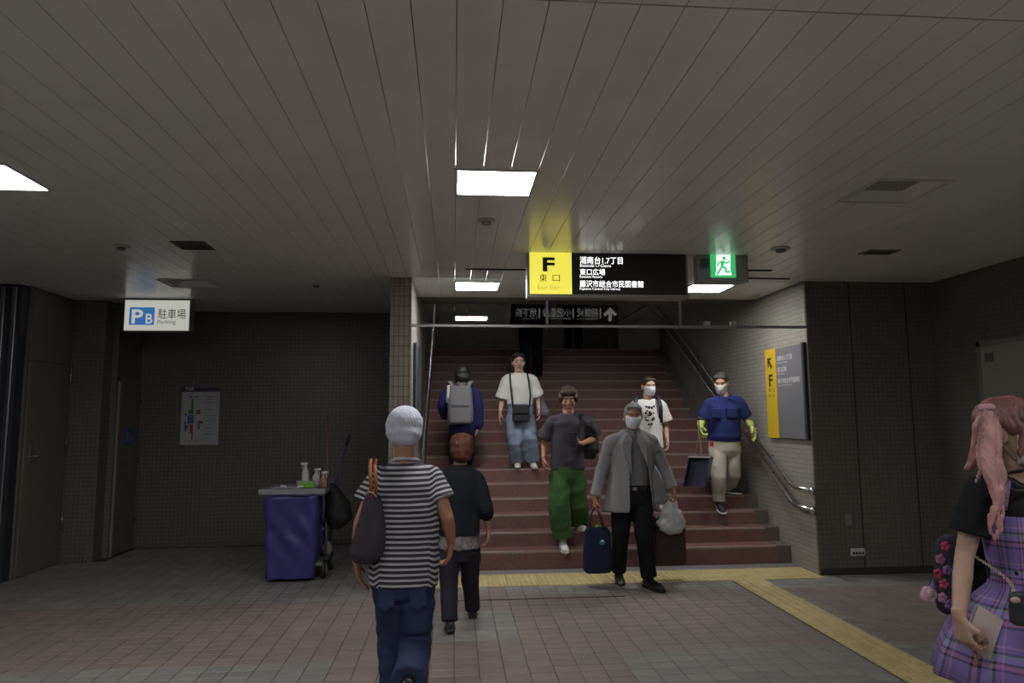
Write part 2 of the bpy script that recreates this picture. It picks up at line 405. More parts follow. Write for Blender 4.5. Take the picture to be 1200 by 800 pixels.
# staircase
st = thing('staircase', (1.5, Y0, 0), 'wide speckled red granite staircase climbing from the tactile strip to the dark landing', 'stairs')
for n in range(1, N_ST+1):
    y, z = step_y(n), step_z(n); zb = 0 if n == 1 else step_z(n-1)-.06
    s_ = part('step', M().bbox((XL+.003, y, zb), (XR-.003, y+TR+(.3 if n < N_ST else 0), z), .004), gran_r, st)
    part('nosing', M().bbox((XL+.004, y-.003, z-.022), (XR-.16, y+.035, z+.0015), .003), gran_n, s_)
    part('gutter', M().bbox((XR-.15, y-.002, zb+.0), (XR-.004, y+TR, z+.001), .003), mat('gutter_grey', (.13, .105, .095), .6), s_)

# ceiling slats
ce = struct('ceiling', bx((-7.0, -6, CEIL+.12), (4.82, 8.8, CEIL+.2)), gap_m)
lights = []
for cx in (-2.57, .232, 2.632):
    for (ya, yb) in ((-2.75, -2.33), (.42, .84), ((3.72, 4.14) if cx < -1 else (3.64, 4.06)), (6.76, 7.18)): lights.append((cx-.225, cx+.225, ya, yb))
def slat(x, y0, y1):
    a, b = x+.0016, x+.15-.0016; z = CEIL
    prof = [(a, z+.012), (a, z), (b, z), (b, z+.012)]
    return M().poly([(p[0], y0, p[1]) for p in prof], (0, y1-y0, 0))
for i in range(-47, 33):
    x = .0066+.15*i
    if x < -7.0: continue
    if x > 4.81: continue
    segs = [(-6, 2.086), (2.094, 6.316)] + ([(6.324, 8.8)] if x < -.62 else [(6.324, HY)] if x < XR-.07 else [(6.324, 6.55)])
    if -4.4 > x+.075: segs[2] = (6.324, 7.2)
    for a, b in segs:
        cuts = [(l[2], l[3]) for l in lights if l[0]-.02 < x+.075 < l[1]+.02 and l[2] > a and l[3] < b]
        y = a
        for c in sorted(cuts)+[(b, b)]:
            part('panel', slat(x, y, c[0]), ceil_m, ce); y = c[1]
# black screw holes and dark strip at the near seam
# ceiling lights
def ceiling_light(l, lit, label):
    x0, x1, y0, y1 = l; t = thing('ceiling_light', ((x0+x1)/2, (y0+y1)/2, CEIL), label, 'ceiling light', 'square ceiling lights')
    f = M(); w_ = .012; z0 = CEIL-.006
    for a, b in (((x0-w_, y0-w_), (x1+w_, y0+w_)), ((x0-w_, y1-w_), (x1+w_, y1+w_)), ((x0-w_, y0+w_), (x0+w_, y1-w_)), ((x1-w_, y0+w_), (x1+w_, y1-w_))):
        f.box((*a, z0), (*b, CEIL+.02))
    part('frame', f, frame_m, t)
    if lit:
        part('diffuser', bx((x0+w_, y0+w_, CEIL-.004), (x1-w_, y1-w_, CEIL+.015)), light_white, t)
    else:
        d = .075; h = .055; s_ = M(); A = [(x0+w_, y0+w_), (x1-w_, y0+w_), (x1-w_, y1-w_), (x0+w_, y1-w_)]; B = [(x0+d, y0+d), (x1-d, y0+d), (x1-d, y1-d), (x0+d, y1-d)]
        v = [(*p, CEIL) for p in A] + [(*p, CEIL+h) for p in B]
        s_.add(v, [(i, (i+1) % 4, 4+(i+1) % 4, 4+i) for i in range(4)]); part('reflector', s_, mat('reflector_white', (.72, .72, .70), .4), t)
        part('diffuser', bx((x0+d-.01, y0+d-.01, CEIL+h-.002), (x1-d+.01, y1-d+.01, CEIL+h+.01)), mat('diffuser_off', (.30, .30, .28), .5), t)
    return t
names = {(-2.57, 3): ('lit square ceiling light at the left edge, above the near floor', 1), (-2.57, 6): ('unlit square ceiling light before the parking sign', 0),
         (.232, 3): ('lit square ceiling light nearest the camera, right in front of the round detector', 1), (.232, 6): ('lit square ceiling light just before the stairwell opening, left of the yellow sign', 1),
         (2.632, 3): ('unlit recessed square ceiling light at upper right', 0), (2.632, 6): ('lit square ceiling light just below the green exit sign', 1)}
k = 0
for l in lights:
    cx = round((l[0]+l[1])/2, 3); key = (cx, int(l[2]))
    if l[2] < 1: lab = 'lit square ceiling light in the %s of the %s row' % ({-2.57: 'left column', .232: 'middle column', 2.632: 'right column'}[cx], 'rearmost' if l[2] < 0 else 'overhead'); lit = 1
    else: lab, lit = names[key]
    if l[2] < 1 and abs(cx) > 5: continue
    ceiling_light(l, lit, lab)
# diffusers slots, vents, detectors
def slot(x0, x1, y, lab):
    t = part('air_slot', M().bbox((x0, y-.02, CEIL-.008), (x1, y+.02, CEIL+.003), .003), mat('slot_black', (.03, .03, .03), .6), base=((x0+x1)/2, y, CEIL)); tag(t, lab, 'air vent', 'linear air slots in the ceiling')
slot(.10, .68, 6.15, 'narrow black air slot in the ceiling left of the yellow sign')
slot(2.50, 2.92, 6.07, 'narrow black air slot in the ceiling right of the exit sign, nearer one')
slot(2.80, 3.27, 6.43, 'narrow black air slot in the ceiling right of the exit sign, farther one')
def vent(x0, x1, y0, y1, lab, col):
    t = thing('ceiling_vent', ((x0+x1)/2, (y0+y1)/2, CEIL), lab, 'air vent')
    f = M()
    for a, b in (((x0, y0), (x1, y0+.015)), ((x0, y1-.015), (x1, y1)), ((x0, y0), (x0+.015, y1)), ((x1-.015, y0), (x1, y1))): f.box((*a, CEIL-.008), (*b, CEIL))
    part('frame', f, mat('vent_frame'+lab[:4], col, .5), t); part('back', bx((x0+.01, y0+.01, CEIL-.003), (x1-.01, y1-.01, CEIL)), dark_m, t)
    n = 6
    for i in range(n):
        y = y0+.02+(y1-y0-.04)*(i+.5)/n; part('slat', bx((x0+.015, y-.008, CEIL-.007), (x1-.015, y+.002, CEIL-.003)), mat('vent_slat', (.09, .08, .07), .5), t)
vent(-2.13, -1.88, 5.29, 5.54, 'dark square ceiling vent nearer than the parking sign', (.10, .09, .08))
vent(3.35, 3.62, 5.24, 5.40, 'faint grey ceiling vent above the right front wall', (.3, .29, .27))
def detector(x, y, lab, r=.06):
    t = thing('smoke_detector', (x, y, CEIL), lab, 'smoke detector', 'ceiling detectors')
    part('base', M().loft([(x, y, CEIL), (x, y, CEIL-.012)], [r, r*.96], V(1, 0, 0), 24), mat('det_white', (.55, .54, .5), .5), t, True)
    part('sensor', M().loft([(x, y, CEIL-.012), (x, y, CEIL-.03), (x, y, CEIL-.036)], [r*.55, r*.5, r*.2], V(1, 0, 0), 20), mat('det_grey', (.2, .2, .19), .5), t, True)
detector(.218, 4.60, 'round detector on the ceiling between the two central lit lights')
detector(2.61, 5.25, 'round detector on the ceiling right of the exit sign', .075)
detector(-2.56, 5.47, 'round detector on the dark ceiling above the parking sign')
detector(-1.37, 6.95, 'dark round detector on the ceiling of the left recess')

# ------------------------------------------------------------------ doors, post, plates
d1 = struct('door_1', M().bbox((-4.20, 7.24, .01), (-4.188, 7.95, 2.10), .002), door_m)
for z in (.35, 1.15, 1.9): part('hinge', M().loft([(-4.175, 7.955, z), (-4.175, 7.955, z+.19)], [.011, .011], V(1, 0, 0), 10), steel, d1, True)
part('handle', M().bbox((-4.188, 7.31, 1.10), (-4.178, 7.37, 1.28), .003), steel, d1); part('lever', M().tube([(-4.178, 7.34, 1.16), (-4.14, 7.34, 1.16), (-4.14, 7.46, 1.155)], .009), steel, d1, True)
part('overpanel', M().bbox((-4.20, 7.24, 2.12), (-4.19, 7.95, 2.80), .002), door_m, d1)
d2 = struct('door_2', M().bbox((-3.80, 8.26, .01), (-3.784, 8.78, 1.95), .002), door_m)
part('frame', M().box((-3.80, 8.235, 0), (-3.775, 8.26, 1.98)).box((-3.80, 8.235, 1.955), (-3.775, 8.8, 1.98)), mat('door_frame_paint', (.24, .22, .19), .5), d2)
part('handle', M().bbox((-3.784, 8.30, 1.00), (-3.776, 8.34, 1.10), .003), steel, d2); part('lever', M().tube([(-3.776, 8.32, 1.03), (-3.75, 8.32, 1.03), (-3.75, 8.42, 1.03)], .008), steel, d2, True)
for z in (.3, 1.0, 1.7): part('hinge', M().loft([(-3.77, 8.775, z), (-3.77, 8.775, z+.12)], [.009, .009], V(1, 0, 0), 8), steel, d2, True)
stk = thing('parking_sticker', (-3.783, 8.5, 1.35), 'blue parking sticker on the dark door in the left recess', 'sticker')
part('sheet', bx((-3.784, 8.43, 1.22), (-3.7815, 8.63, 1.42)), mat('sticker_blue', (.05, .11, .30), .5), stk)
text('P', (-3.7813, 8.46, 1.26), .07, mat('sticker_pale', (.25, .30, .4), .5), stk, R=V(0, 1, 0), height=.12, bold=.01)
text('B', (-3.7813, 8.545, 1.26), .055, MATS['sticker_pale'], stk, R=V(0, 1, 0), height=.08, bold=.01)
sp_ = thing('shutter_post', (-4.3, 7.0, 0), 'tall dark steel shutter post with two bright ribs at the left edge', 'post')
part('body', bx((-4.62, 7.08, 0), (-4.22, 7.196, CEIL-.02)), mat('post_dark', (.05, .05, .062), .4, metal=.3), sp_)
for a, b in ((-4.40, -4.36), (-4.30, -4.25)): part('rib', M().bbox((a, 7.05, 0), (b, 7.09, CEIL-.03), .008), steel_d, sp_)
part('side_panel', bx((-4.62, 7.06, 0), (-4.43, 7.08, CEIL-.03)), mat('post_blue', (.06, .06, .085), .4), sp_)
d3 = struct('door_3', M().bbox((4.808, 5.15, .01), (4.82, 5.95, 2.13), .002), door_rm)
part('frame', M().box((4.80, 5.95, 0), (4.82, 5.99, 2.17)).box((4.80, 5.11, 2.13), (4.82, 5.99, 2.17)), mat('door_rf', (.2, .2, .18), .5), d3)
part('plate', bx((4.803, 5.80, 1.98), (4.808, 5.90, 2.06)), mat('door_plate', (.12, .11, .10), .5), d3)
part('lever', M().tube([(4.808, 5.88, 1.0), (4.77, 5.88, 1.0), (4.77, 5.78, 1.0)], .009), steel, d3, True)
sw = thing('wall_plate', (3.80, 6.53, .5), 'small grey cover plate on the right front wall, above the white outlet', 'cover plate')
part('plate', M().bbox((3.76, 6.535, .455), (3.825, 6.549, .57), .004), mat('plate_grey', (.22, .21, .19), .5), sw)
ot = thing('wall_outlet', (3.87, 6.53, .2), 'white multi-socket outlet low on the right front wall', 'outlet')
part('plate', M().bbox((3.797, 6.532, .172), (3.935, 6.549, .242), .004), mat('outlet_white', (.62, .62, .6), .5), ot)
for i in range(4): part('socket', bx((3.812+i*.03, 6.529, .185), (3.832+i*.03, 6.533, .21)), black_m, ot)

# glass smoke curtain
g = bpy.data.materials.new('curtain_glass'); g.use_nodes = True; N, L = g.node_tree.nodes, g.node_tree.links
N.remove(N['Principled BSDF']); tr = N.new('ShaderNodeBsdfTransparent'); tr.inputs[0].default_value = (.93, .94, .93, 1); gl = N.new('ShaderNodeBsdfGlossy'); gl.inputs['Roughness'].default_value = .015
fr = N.new('ShaderNodeFresnel'); fr.inputs[0].default_value = 1.5; mxs = N.new('ShaderNodeMixShader'); L.new(fr.outputs[0], mxs.inputs[0]); L.new(tr.outputs[0], mxs.inputs[1]); L.new(gl.outputs[0], mxs.inputs[2]); L.new(mxs.outputs[0], N['Material Output'].inputs[0])
gc = thing('smoke_curtain', (1.5, PY-.02, 2.38), 'hanging clear glass smoke curtain with a thin steel rail across the stairwell opening', 'glass screen')
xs = [XL, W(641, 370, PY)[0], W(797, 370, PY)[0], XR]
for i in range(3): part('pane', bx((xs[i]+.006, PY-.004, 2.385), (xs[i+1]-.006, PY+.002, CEIL-.002)), g, gc)
part('rail', M().bbox((XL-.004, PY-.014, 2.366), (XR+.002, PY+.012, 2.392), .004), mat('rail_alu', (.45, .45, .47), .35, metal=.7), gc)
for x in xs[1:3]: part('mullion', M().bbox((x-.012, PY-.012, 2.39), (x+.012, PY+.008, CEIL-.002), .003), MATS['rail_alu'], gc)
for x in (W(828, 379, PY)[0], W(859, 379, PY)[0]): part('clip', M().bbox((x-.03, PY-.02, 2.39), (x+.03, PY+.01, 2.43), .003), white_m, gc)

# handrails
def handrail(xw, sgn, lab, y_top, ends=True):
    t = thing('handrail', (xw, 7, 0), lab, 'handrail', 'handrails of the stairs'); x = xw - sgn*.085
    sl = RI/TR
    for h, nm in ((.80, 'upper_rail'), (.62, 'lower_rail')):
        z0 = h+.0; pts = [V(x, 6.46, z0), V(x, 6.80, z0), V(x, 6.87, z0+.025)]
        z1 = z0+.025 + sl*(y_top-6.87); pts += [V(x, y_top, z1)]
        if y_top > TOPY: pts += [V(x, y_top+.15, z1+.03), V(x, 13.9, z1+.03)]
        o = part(nm, M().tube(pts, .019, 12), steel, t, True)
        if ends:
            part('end_ball', M().ell((x, 6.45, z0), (.034, .034, .034)), steel, o, True)
            part('end_arm', M().tube([(x, 6.56, z0), (xw-sgn*.002, 6.60, z0-.0)], .013), steel, o, True)
        k_ = 0; y = 7.4
        while y < y_top:
            zz = z0+.025+sl*(y-6.87); part('bracket', M().tube([(x, y, zz-.015), (x+sgn*.03, y, zz-.05), (xw-sgn*.001, y, zz-.05)], .008, 8), steel, o, True); y += 1.1
handrail(XR, 1, 'double steel handrail on the right stair wall, ending in two balls under the wayfinding board', TOPY+.05)
handrail(XL, -1, 'double steel handrail on the left stair wall behind the grey backpack', TOPY+.05)

# ------------------------------------------------------------------ signs
def emat(n, c, e): return mat(n, c, .4, emit=e)
yel_e = emat('sign_yellow_lit', (.80, .73, .085), .95); txt_w = emat('sign_text_lit', (.95, .95, .95), 1.6); txt_b = mat('sign_text_black', (.02, .018, .015), .5)
SY = 5.5
A, B = W(621, 344, SY), W(803, 298, SY); xy = W(670, 320, SY)[0]
fs_ = thing('hanging_sign', (1.25, SY+.07, CEIL), 'lit black and yellow hanging direction sign marked F before the stairs', 'sign')
casing = mat('sign_casing', (.30, .29, .28), .4, metal=.4)
x0, x1, z0, z1 = A[0], B[0], A[2], CEIL-.012
part('casing', M().bbox((x0-.02, SY+.004, z0-.03), (x1+.02, SY+.136, CEIL-.002), .006), casing, fs_)
part('yellow_face', bx((x0, SY, z0), (xy, SY+.006, B[2]-.0)), yel_e, fs_)
part('black_face', bx((xy, SY, z0), (x1, SY+.006, B[2]-.0)), mat('sign_black_face', (.018, .016, .015), .3), fs_)
def ptext(body, xa, ya, xb, yb, m, parent, Y=SY, bold=.008):
    """lettering on a face at depth Y between two photo points (upper left, lower right)"""
    a, b = W(xa, yb, Y), W(xb, ya, Y); return text(body, (a[0], Y-.0015, a[2]), b[0]-a[0], m, parent, height=b[2]-a[2], bold=bold, depth=.0)
gf = emat('sign_text_faint', (.45, .40, .10), .5)
ptext('F', 636, 301.5, 650, 318, txt_b, fs_, bold=.035)
ptext('東', 632, 321, 641, 330, mat('sign_text_olive', (.12, .10, .03), .5), fs_, bold=.0); ptext('口', 647.5, 322, 656, 329.5, MATS['sign_text_olive'], fs_, bold=.0)
ptext('East Exit', 630, 334, 656, 339, gf, fs_, bold=.0)
ptext('湘南台1.7丁目', 679.5, 301, 729.5, 309, txt_w, fs_, bold=.005); ptext('Shonandai 1.7-Chome', 679.5, 309.8, 716, 312.6, txt_w, fs_, bold=.0)
ptext('東口広場', 679.5, 315, 709, 322.3, txt_w, fs_, bold=.005); ptext('Eastside Rotary', 679.5, 323, 706, 326.2, txt_w, fs_, bold=.0)
ptext('藤沢市総合市民図書館', 679.5, 329, 754, 336.4, txt_w, fs_, bold=.005); ptext('Fujisawa Central City Library', 679.5, 337.2, 727, 340.3, txt_w, fs_, bold=.0)
bk = part('back_face', bx((x0, SY+.134, z0), (x1, SY+.14, z1-.02)), MATS['sign_black_face'], fs_)
MY = mirror_plane(SY+.142)
def btext(body, xa, ya, xb, yb, bold=.0):    # written on the back, facing the stairs
    a, b = W(xa, yb, MY), W(xb, ya, MY); text(body, (b[0], SY+.1415, a[2]), b[0]-a[0], txt_w, fs_, R=V(-1, 0, 0), height=b[2]-a[2], bold=bold, depth=.0)
btext('地下鉄', 604, 361, 629, 371); btext('Subway', 612, 372, 629, 374.5, 0); btext('小田急線', 636, 361, 669, 371); btext('Odakyu Line', 642, 372, 669, 374.5, 0)
btext('相鉄線', 676, 361, 701, 371); btext('Sotetsu Line', 676, 372, 701, 374.5, 0)
for xx in (631.5, 671, 703):
    a, b = W(xx, 373, MY), W(xx+1.2, 361, MY); part('divider', bx((a[0], SY+.139, a[2]), (b[0], SY+.1415, b[2])), txt_w, fs_)
def apt(x, y): p = W(x, y, MY); return (p[0], SY+.1395, p[2])
part('arrow', M().poly([apt(*p) for p in ((713, 376), (717, 376), (717, 367), (720.5, 370.5), (723, 368), (715, 360), (707, 368), (709.5, 370.5), (713, 367))], (0, .002, 0)), txt_w, fs_)
part('mount', bx((x0+.01, SY+.03, CEIL-.004), (x1-.01, SY+.11, CEIL)), dark_m, fs_)

es = thing('exit_sign', (2.2, SY+.06, CEIL), 'green and white running man exit sign in a grey ceiling casing', 'sign')
a, b = W(818, 330, SY), W(876, 293, SY)
part('casing', M().bbox((a[0], SY, a[2]), (b[0], SY+.10, CEIL-.002), .006), mat('exit_casing', (.36, .35, .33), .5), es)
gr = emat('exit_green', (.03, .42, .13), 1.0); wh = emat('exit_white', (.85, .95, .88), 1.15)
a, b = W(833, 325, SY), W(861, 296, SY); part('green_face', bx((a[0], SY-.006, a[2]), (b[0], SY, b[2])), gr, es)
def ep(x, y, d=.0085): p = W(x, y, SY); return (p[0], SY-d, p[2])
part('door_shape', M().poly([ep(839, 299), ep(855.5, 299), ep(855.5, 317), ep(857, 322.5), ep(838, 322.5), ep(839, 317)], (0, .003, 0)), wh, es)
mn = M()
for pts, w_ in (([(846.5, 306), (845.5, 313)], 2.2), ([(846, 306.3), (851, 308.5), (854, 306.5)], 1.1), ([(846, 306.5), (842, 308), (840, 311.5)], 1.1), ([(845.5, 312.5), (850, 314.5), (850.5, 318.8), (854.5, 318.8)], 1.4), ([(845.5, 312.5), (843, 317), (840, 321.5)], 1.4)):
    for p, q in zip(pts, pts[1:]):
        p_, q_ = V(*p), V(*q); d = nrm(q_-p_); nn = V(-d[1], d[0])*w_*.75; e_ = d*w_*.3
        mn.poly([ep(*(p_-e_+nn), .0105), ep(*(q_+e_+nn), .0105), ep(*(q_+e_-nn), .0105), ep(*(p_-e_-nn), .0105)], (0, .002, 0))
mn.poly([ep(848+2.0*math.cos(t), 302.6+2.0*math.sin(t), .0105) for t in np.arange(12)*math.pi/6], (0, .002, 0)); part('running_man', mn, gr, es)
for i in range(5):
    a, b = W(820.5, 303+i*2.4, SY), W(830.5, 304.2+i*2.4, SY); part('louver', bx((a[0], SY-.004, b[2]), (b[0], SY, a[2])), black_m, es)

PYs = 7.85
ps = thing('parking_sign', (-3.25, PYs+.06, CEIL), 'lit white and blue hanging parking sign in the dark left recess', 'sign')
a, b = W(145, 387, PYs), W(222.5, 352, PYs)
part('casing', M().bbox((a[0]-.015, PYs+.003, a[2]-.012), (b[0]+.015, PYs+.12, b[2]+.012), .005), casing, ps)
part('mount', bx((a[0]+.06, PYs+.03, b[2]), (b[0]-.06, PYs+.09, CEIL)), mat('mount_dark', (.05, .05, .05), .5), ps)
part('white_face', bx((a[0], PYs, a[2]), (b[0], PYs+.005, b[2])), emat('parking_white', (.66, .67, .60), .62), ps)
a, b = W(151, 380.5, PYs), W(181.5, 360, PYs); part('blue_field', bx((a[0], PYs-.002, a[2]), (b[0], PYs, b[2])), emat('parking_blue', (.05, .20, .55), .55), ps)
pw = emat('parking_letter', (.68, .68, .60), .62)
ptext('P', 154, 362.5, 168, 379, pw, ps, PYs-.002, .02); ptext('B', 170.5, 367.5, 179, 379, pw, ps, PYs-.002, .015)
ptext('駐車場', 185, 362, 218, 373.5, mat('parking_dark', (.08, .08, .075), .5), ps, PYs, .0); ptext('Parking', 184.5, 375, 206, 380.5, mat('parking_grey', (.25, .25, .23), .5), ps, PYs, .0)

# map poster on the back wall
mp = thing('map_poster', (-3.08, 8.79, 1.55), 'station map poster with coloured diagram on the dark back wall', 'poster')
MYp = 8.785
def prect(nm, xa, ya, xb, yb, m, parent, Y, t=.002):
    a, b = W(xa, yb, Y), W(xb, ya, Y); return part(nm, bx((a[0], Y-t, a[2]), (b[0], Y, b[2])), m, parent)
prect('sheet', 211, 459, 258, 521, mat('poster_paper', (.42, .43, .46), .5), mp, 8.795, .006)
prect('header', 212, 453.5, 258, 459, mat('poster_header', (.05, .05, .09), .5), mp, 8.795, .006)
cm = {'g': (.04, .25, .06), 'b': (.05, .14, .36), 'r': (.36, .09, .07), 'k': (.06, .06, .06), 'y': (.45, .36, .18), 'n': (.15, .13, .12)}
for c, (xa, ya, xb, yb) in (('g', (224, 467, 227, 482)), ('g', (221, 480, 227, 485)), ('b', (219.5, 486, 227, 496)), ('r', (222, 497, 226.5, 507)), ('r', (224, 506, 226, 516)), ('k', (216, 494, 218, 505)), ('b', (218, 498, 220.5, 503)),
                            ('k', (232, 493, 234, 503)), ('n', (222, 464, 225, 466)), ('n', (229, 464, 232, 466)), ('n', (230, 480, 235, 485)), ('n', (233, 493, 238, 496)), ('y', (220, 516, 223, 518.5)), ('y', (228, 516, 231, 518.5)), ('r', (230.5, 482, 233, 484)), ('n', (216, 484, 219, 487))):
    prect('map_shape', xa, ya, xb, yb, mat('map_'+c, cm[c], .5), mp, MYp+.002)
for i, (xa, ya, xb) in enumerate(((241, 464, 252), (241, 467, 253), (241, 471, 252), (240, 479.5, 248), (240, 486, 252), (240, 492, 253), (241, 501, 248), (240, 508, 250))):
    prect('text_line', xa, ya, xb, ya+1.0, mat('map_text', (.2, .2, .21), .5), mp, MYp+.002)
text('案内図', W(217, 457.8, 8.786), .1, mat('poster_letters', (.6, .6, .62), .5), mp, height=.045, bold=.02, depth=.002)

# wayfinding board on right stair wall (faces -X)
wx = XR-.03
wb = thing('wayfinding_board', (wx, 7.0, 1.75), 'grey wayfinding board with a yellow F strip on the right stair wall', 'sign')
part('panel', M().bbox((wx, 6.62, 1.275), (XR-.001, 7.18, 2.23), .004), mat('board_grey', (.16, .16, .17), .4), wb)
part('edge', bx((wx-.002, 6.575, 1.27), (XR-.001, 6.62, 2.235)), mat('board_edge', (.03, .03, .03), .4), wb)
part('yellow_strip', bx((wx-.003, 7.18, 1.275), (XR-.001, 7.43, 2.235)), mat('board_yellow', (.62, .42, .02), .45), wb)
Rr = V(0, -1, 0)
wxt = wx-.0042; bt = mat('board_white', (.62, .62, .65), .5)
text('F', (wxt, 7.355, 1.83), .10, txt_b, wb, R=Rr, height=.13, bold=.02, depth=.0)
text('東 口', (wxt, 7.375, 1.77), .14, txt_b, wb, R=Rr, height=.045, bold=.0, depth=0); text('East Exit', (wxt, 7.375, 1.715), .14, txt_b, wb, R=Rr, height=.03, depth=0)
def wp(y, z): return (wxt+.001, y, z)
part('arrow', M().poly([wp(7.37, 2.14), wp(7.27, 2.14), wp(7.29, 2.115), wp(7.325, 2.115), wp(7.26, 2.04), wp(7.285, 2.015), wp(7.345, 2.09), wp(7.345, 2.05), wp(7.37, 2.03)], (-.001, 0, 0)), txt_b, wb)
wxt2 = wx-.0012
for bdy, z, wdt, hh in (('湘南台1.7丁目', 2.09, .33, .055), ('Shonandai 1.7-Chome', 2.06, .22, .02), ('東口広場', 1.97, .20, .055), ('Eastside Rotary', 1.94, .17, .02), ('藤沢市総合市民図書館', 1.85, .47, .055), ('Fujisawa Central City Library', 1.82, .30, .02)):
    text(bdy, (wxt2, 7.15, z), wdt, bt, wb, R=Rr, height=hh, bold=.008 if hh > .03 else 0, depth=0)
lb = thing('wayfinding_board', (XL+.03, 7.3, 1.9), 'dark wayfinding board seen edge-on on the left stair wall', 'sign')
part('panel', M().bbox((XL+.001, 6.85, 1.27), (XL+.035, 7.45, 2.25), .006), mat('board_dark', (.04, .045, .055), .4), lb); part('trim', M().bbox((XL+.03, 6.84, 1.26), (XL+.04, 6.87, 2.26), .003), steel_d, lb)

# far steel door stop on the floor of the pier
dsp = W(96, 655, 7.97); tag(part('door_stop', M().loft([(dsp[0], 7.95, 0), (dsp[0], 7.95, .05)], [.018, .014], V(1, 0, 0), 12), steel_d, smooth=False, base=(dsp[0], 7.95, 0)), 'small steel door stop on the floor before the left tiled pier', 'door stop')

lt = thing('stair_light', (.6, 13.2, CEIL+.45+.58*(TOPY-HY)), 'small lamp on the ceiling of the upper landing', 'ceiling light')
zl = CEIL+.45+.58*(TOPY-HY)
part('body', M().bbox((.3, 13.1, zl-.05), (.9, 13.3, zl-.001), .008), frame_m, lt); part('diffuser', bx((.32, 13.12, zl-.056), (.88, 13.28, zl-.05)), mat('landing_lamp', (1, .96, .85), .5, emit=22.), lt)

# ================================================================== people
def axes(yaw, pitch=0., roll=0.):
    """yaw 0 faces +Y (away), 180 faces the viewer side; pitch > 0 looks down"""
    y, p, r = (math.radians(a) for a in (yaw, pitch, roll))
    F = V(-math.sin(y), math.cos(y), 0); R = V(math.cos(y), math.sin(y), 0); U = V(0, 0, 1)
    F, U = F*math.cos(p) - U*math.sin(p), U*math.cos(p) + F*math.sin(p)
    R, U = R*math.cos(r) + U*math.sin(r), U*math.cos(r) - R*math.sin(r)
    return R, F, U
def skin(name, c): return mat(name, c, .5, var=.06, vscale=14, bump=.02, bscale=120)
SK = [skin('skin_tan', (.43, .25, .17)), skin('skin_fair', (.55, .36, .27)), skin('skin_warm', (.38, .20, .135)), skin('skin_soft', (.36, .23, .175))]
hair_b = mat('hair_black', (.018, .015, .014), .5, bump=.4, bscale=90); eye_w = mat('eye_white', (.42, .40, .38), .3); eye_b = mat('eye_dark', (.02, .012, .01), .15)
lip = mat('lips', (.33, .13, .11), .5); mask_m = mat('mask_white', (.66, .68, .72), .85); brow_m = mat('brow', (.04, .03, .025), .8)

def hand(m, w, d, n, th, curl=.35, s=1., fat=1.):
    d = nrm(d); n = nrm(n - d*(n @ d)); sd = nrm(th - d*(th @ d) - n*(th @ n)); w = np.asarray(w, float)
    m.loft([w-d*.03*s, w, w+d*.03*s, w+d*.07*s, w+d*.092*s], [(.026*s*fat, .02*s*fat), (.027*s*fat, .019*s*fat), (.036*s*fat, .017*s*fat), (.041*s*fat, .015*s*fat), (.036*s*fat, .012*s*fat)], sd, 14, 2.4)
    for i, lf in enumerate((.92, 1., .95, .78)):
        p = w + d*(.086 - (.008 if i == 3 else 0))*s + sd*(.030-.0205*i)*s; a = 0.; r = .0098*s*fat
        sp = (1.5-i)*.05
        for k_, (ln, da) in enumerate(((.042, 45), (.027, 60), (.021, 40))):
            a += math.radians(da*curl); dd = nrm(d*math.cos(a) + n*math.sin(a) + sd*sp); q = p + dd*ln*lf*s
            m.cap(p, r, q, r*.92, 8); p = q; r *= .92
    t0 = w + d*.022*s + sd*.022*s; t1 = t0 + nrm(d*.62 + sd*.62 + n*.35)*.045*s; t2 = t1 + nrm(d*.85 + sd*.1 + n*(.3+curl*.5))*.034*s
    m.cap(t0, .0145*s*fat, t1, .0125*s*fat, 8); m.cap(t1, .0125*s*fat, t2, .0098*s*fat, 8)

def arm(m, S, E, Wp, s=1.):
    m.cap(S, .050*s, S+(E-S)*.5, .046*s, 12); m.cap(S+(E-S)*.5, .045*s, E, .037*s, 12)
    m.cap(E, .037*s, E+(Wp-E)*.35, .038*s, 12); m.cap(E+(Wp-E)*.35, .038*s, Wp, .026*s, 12)

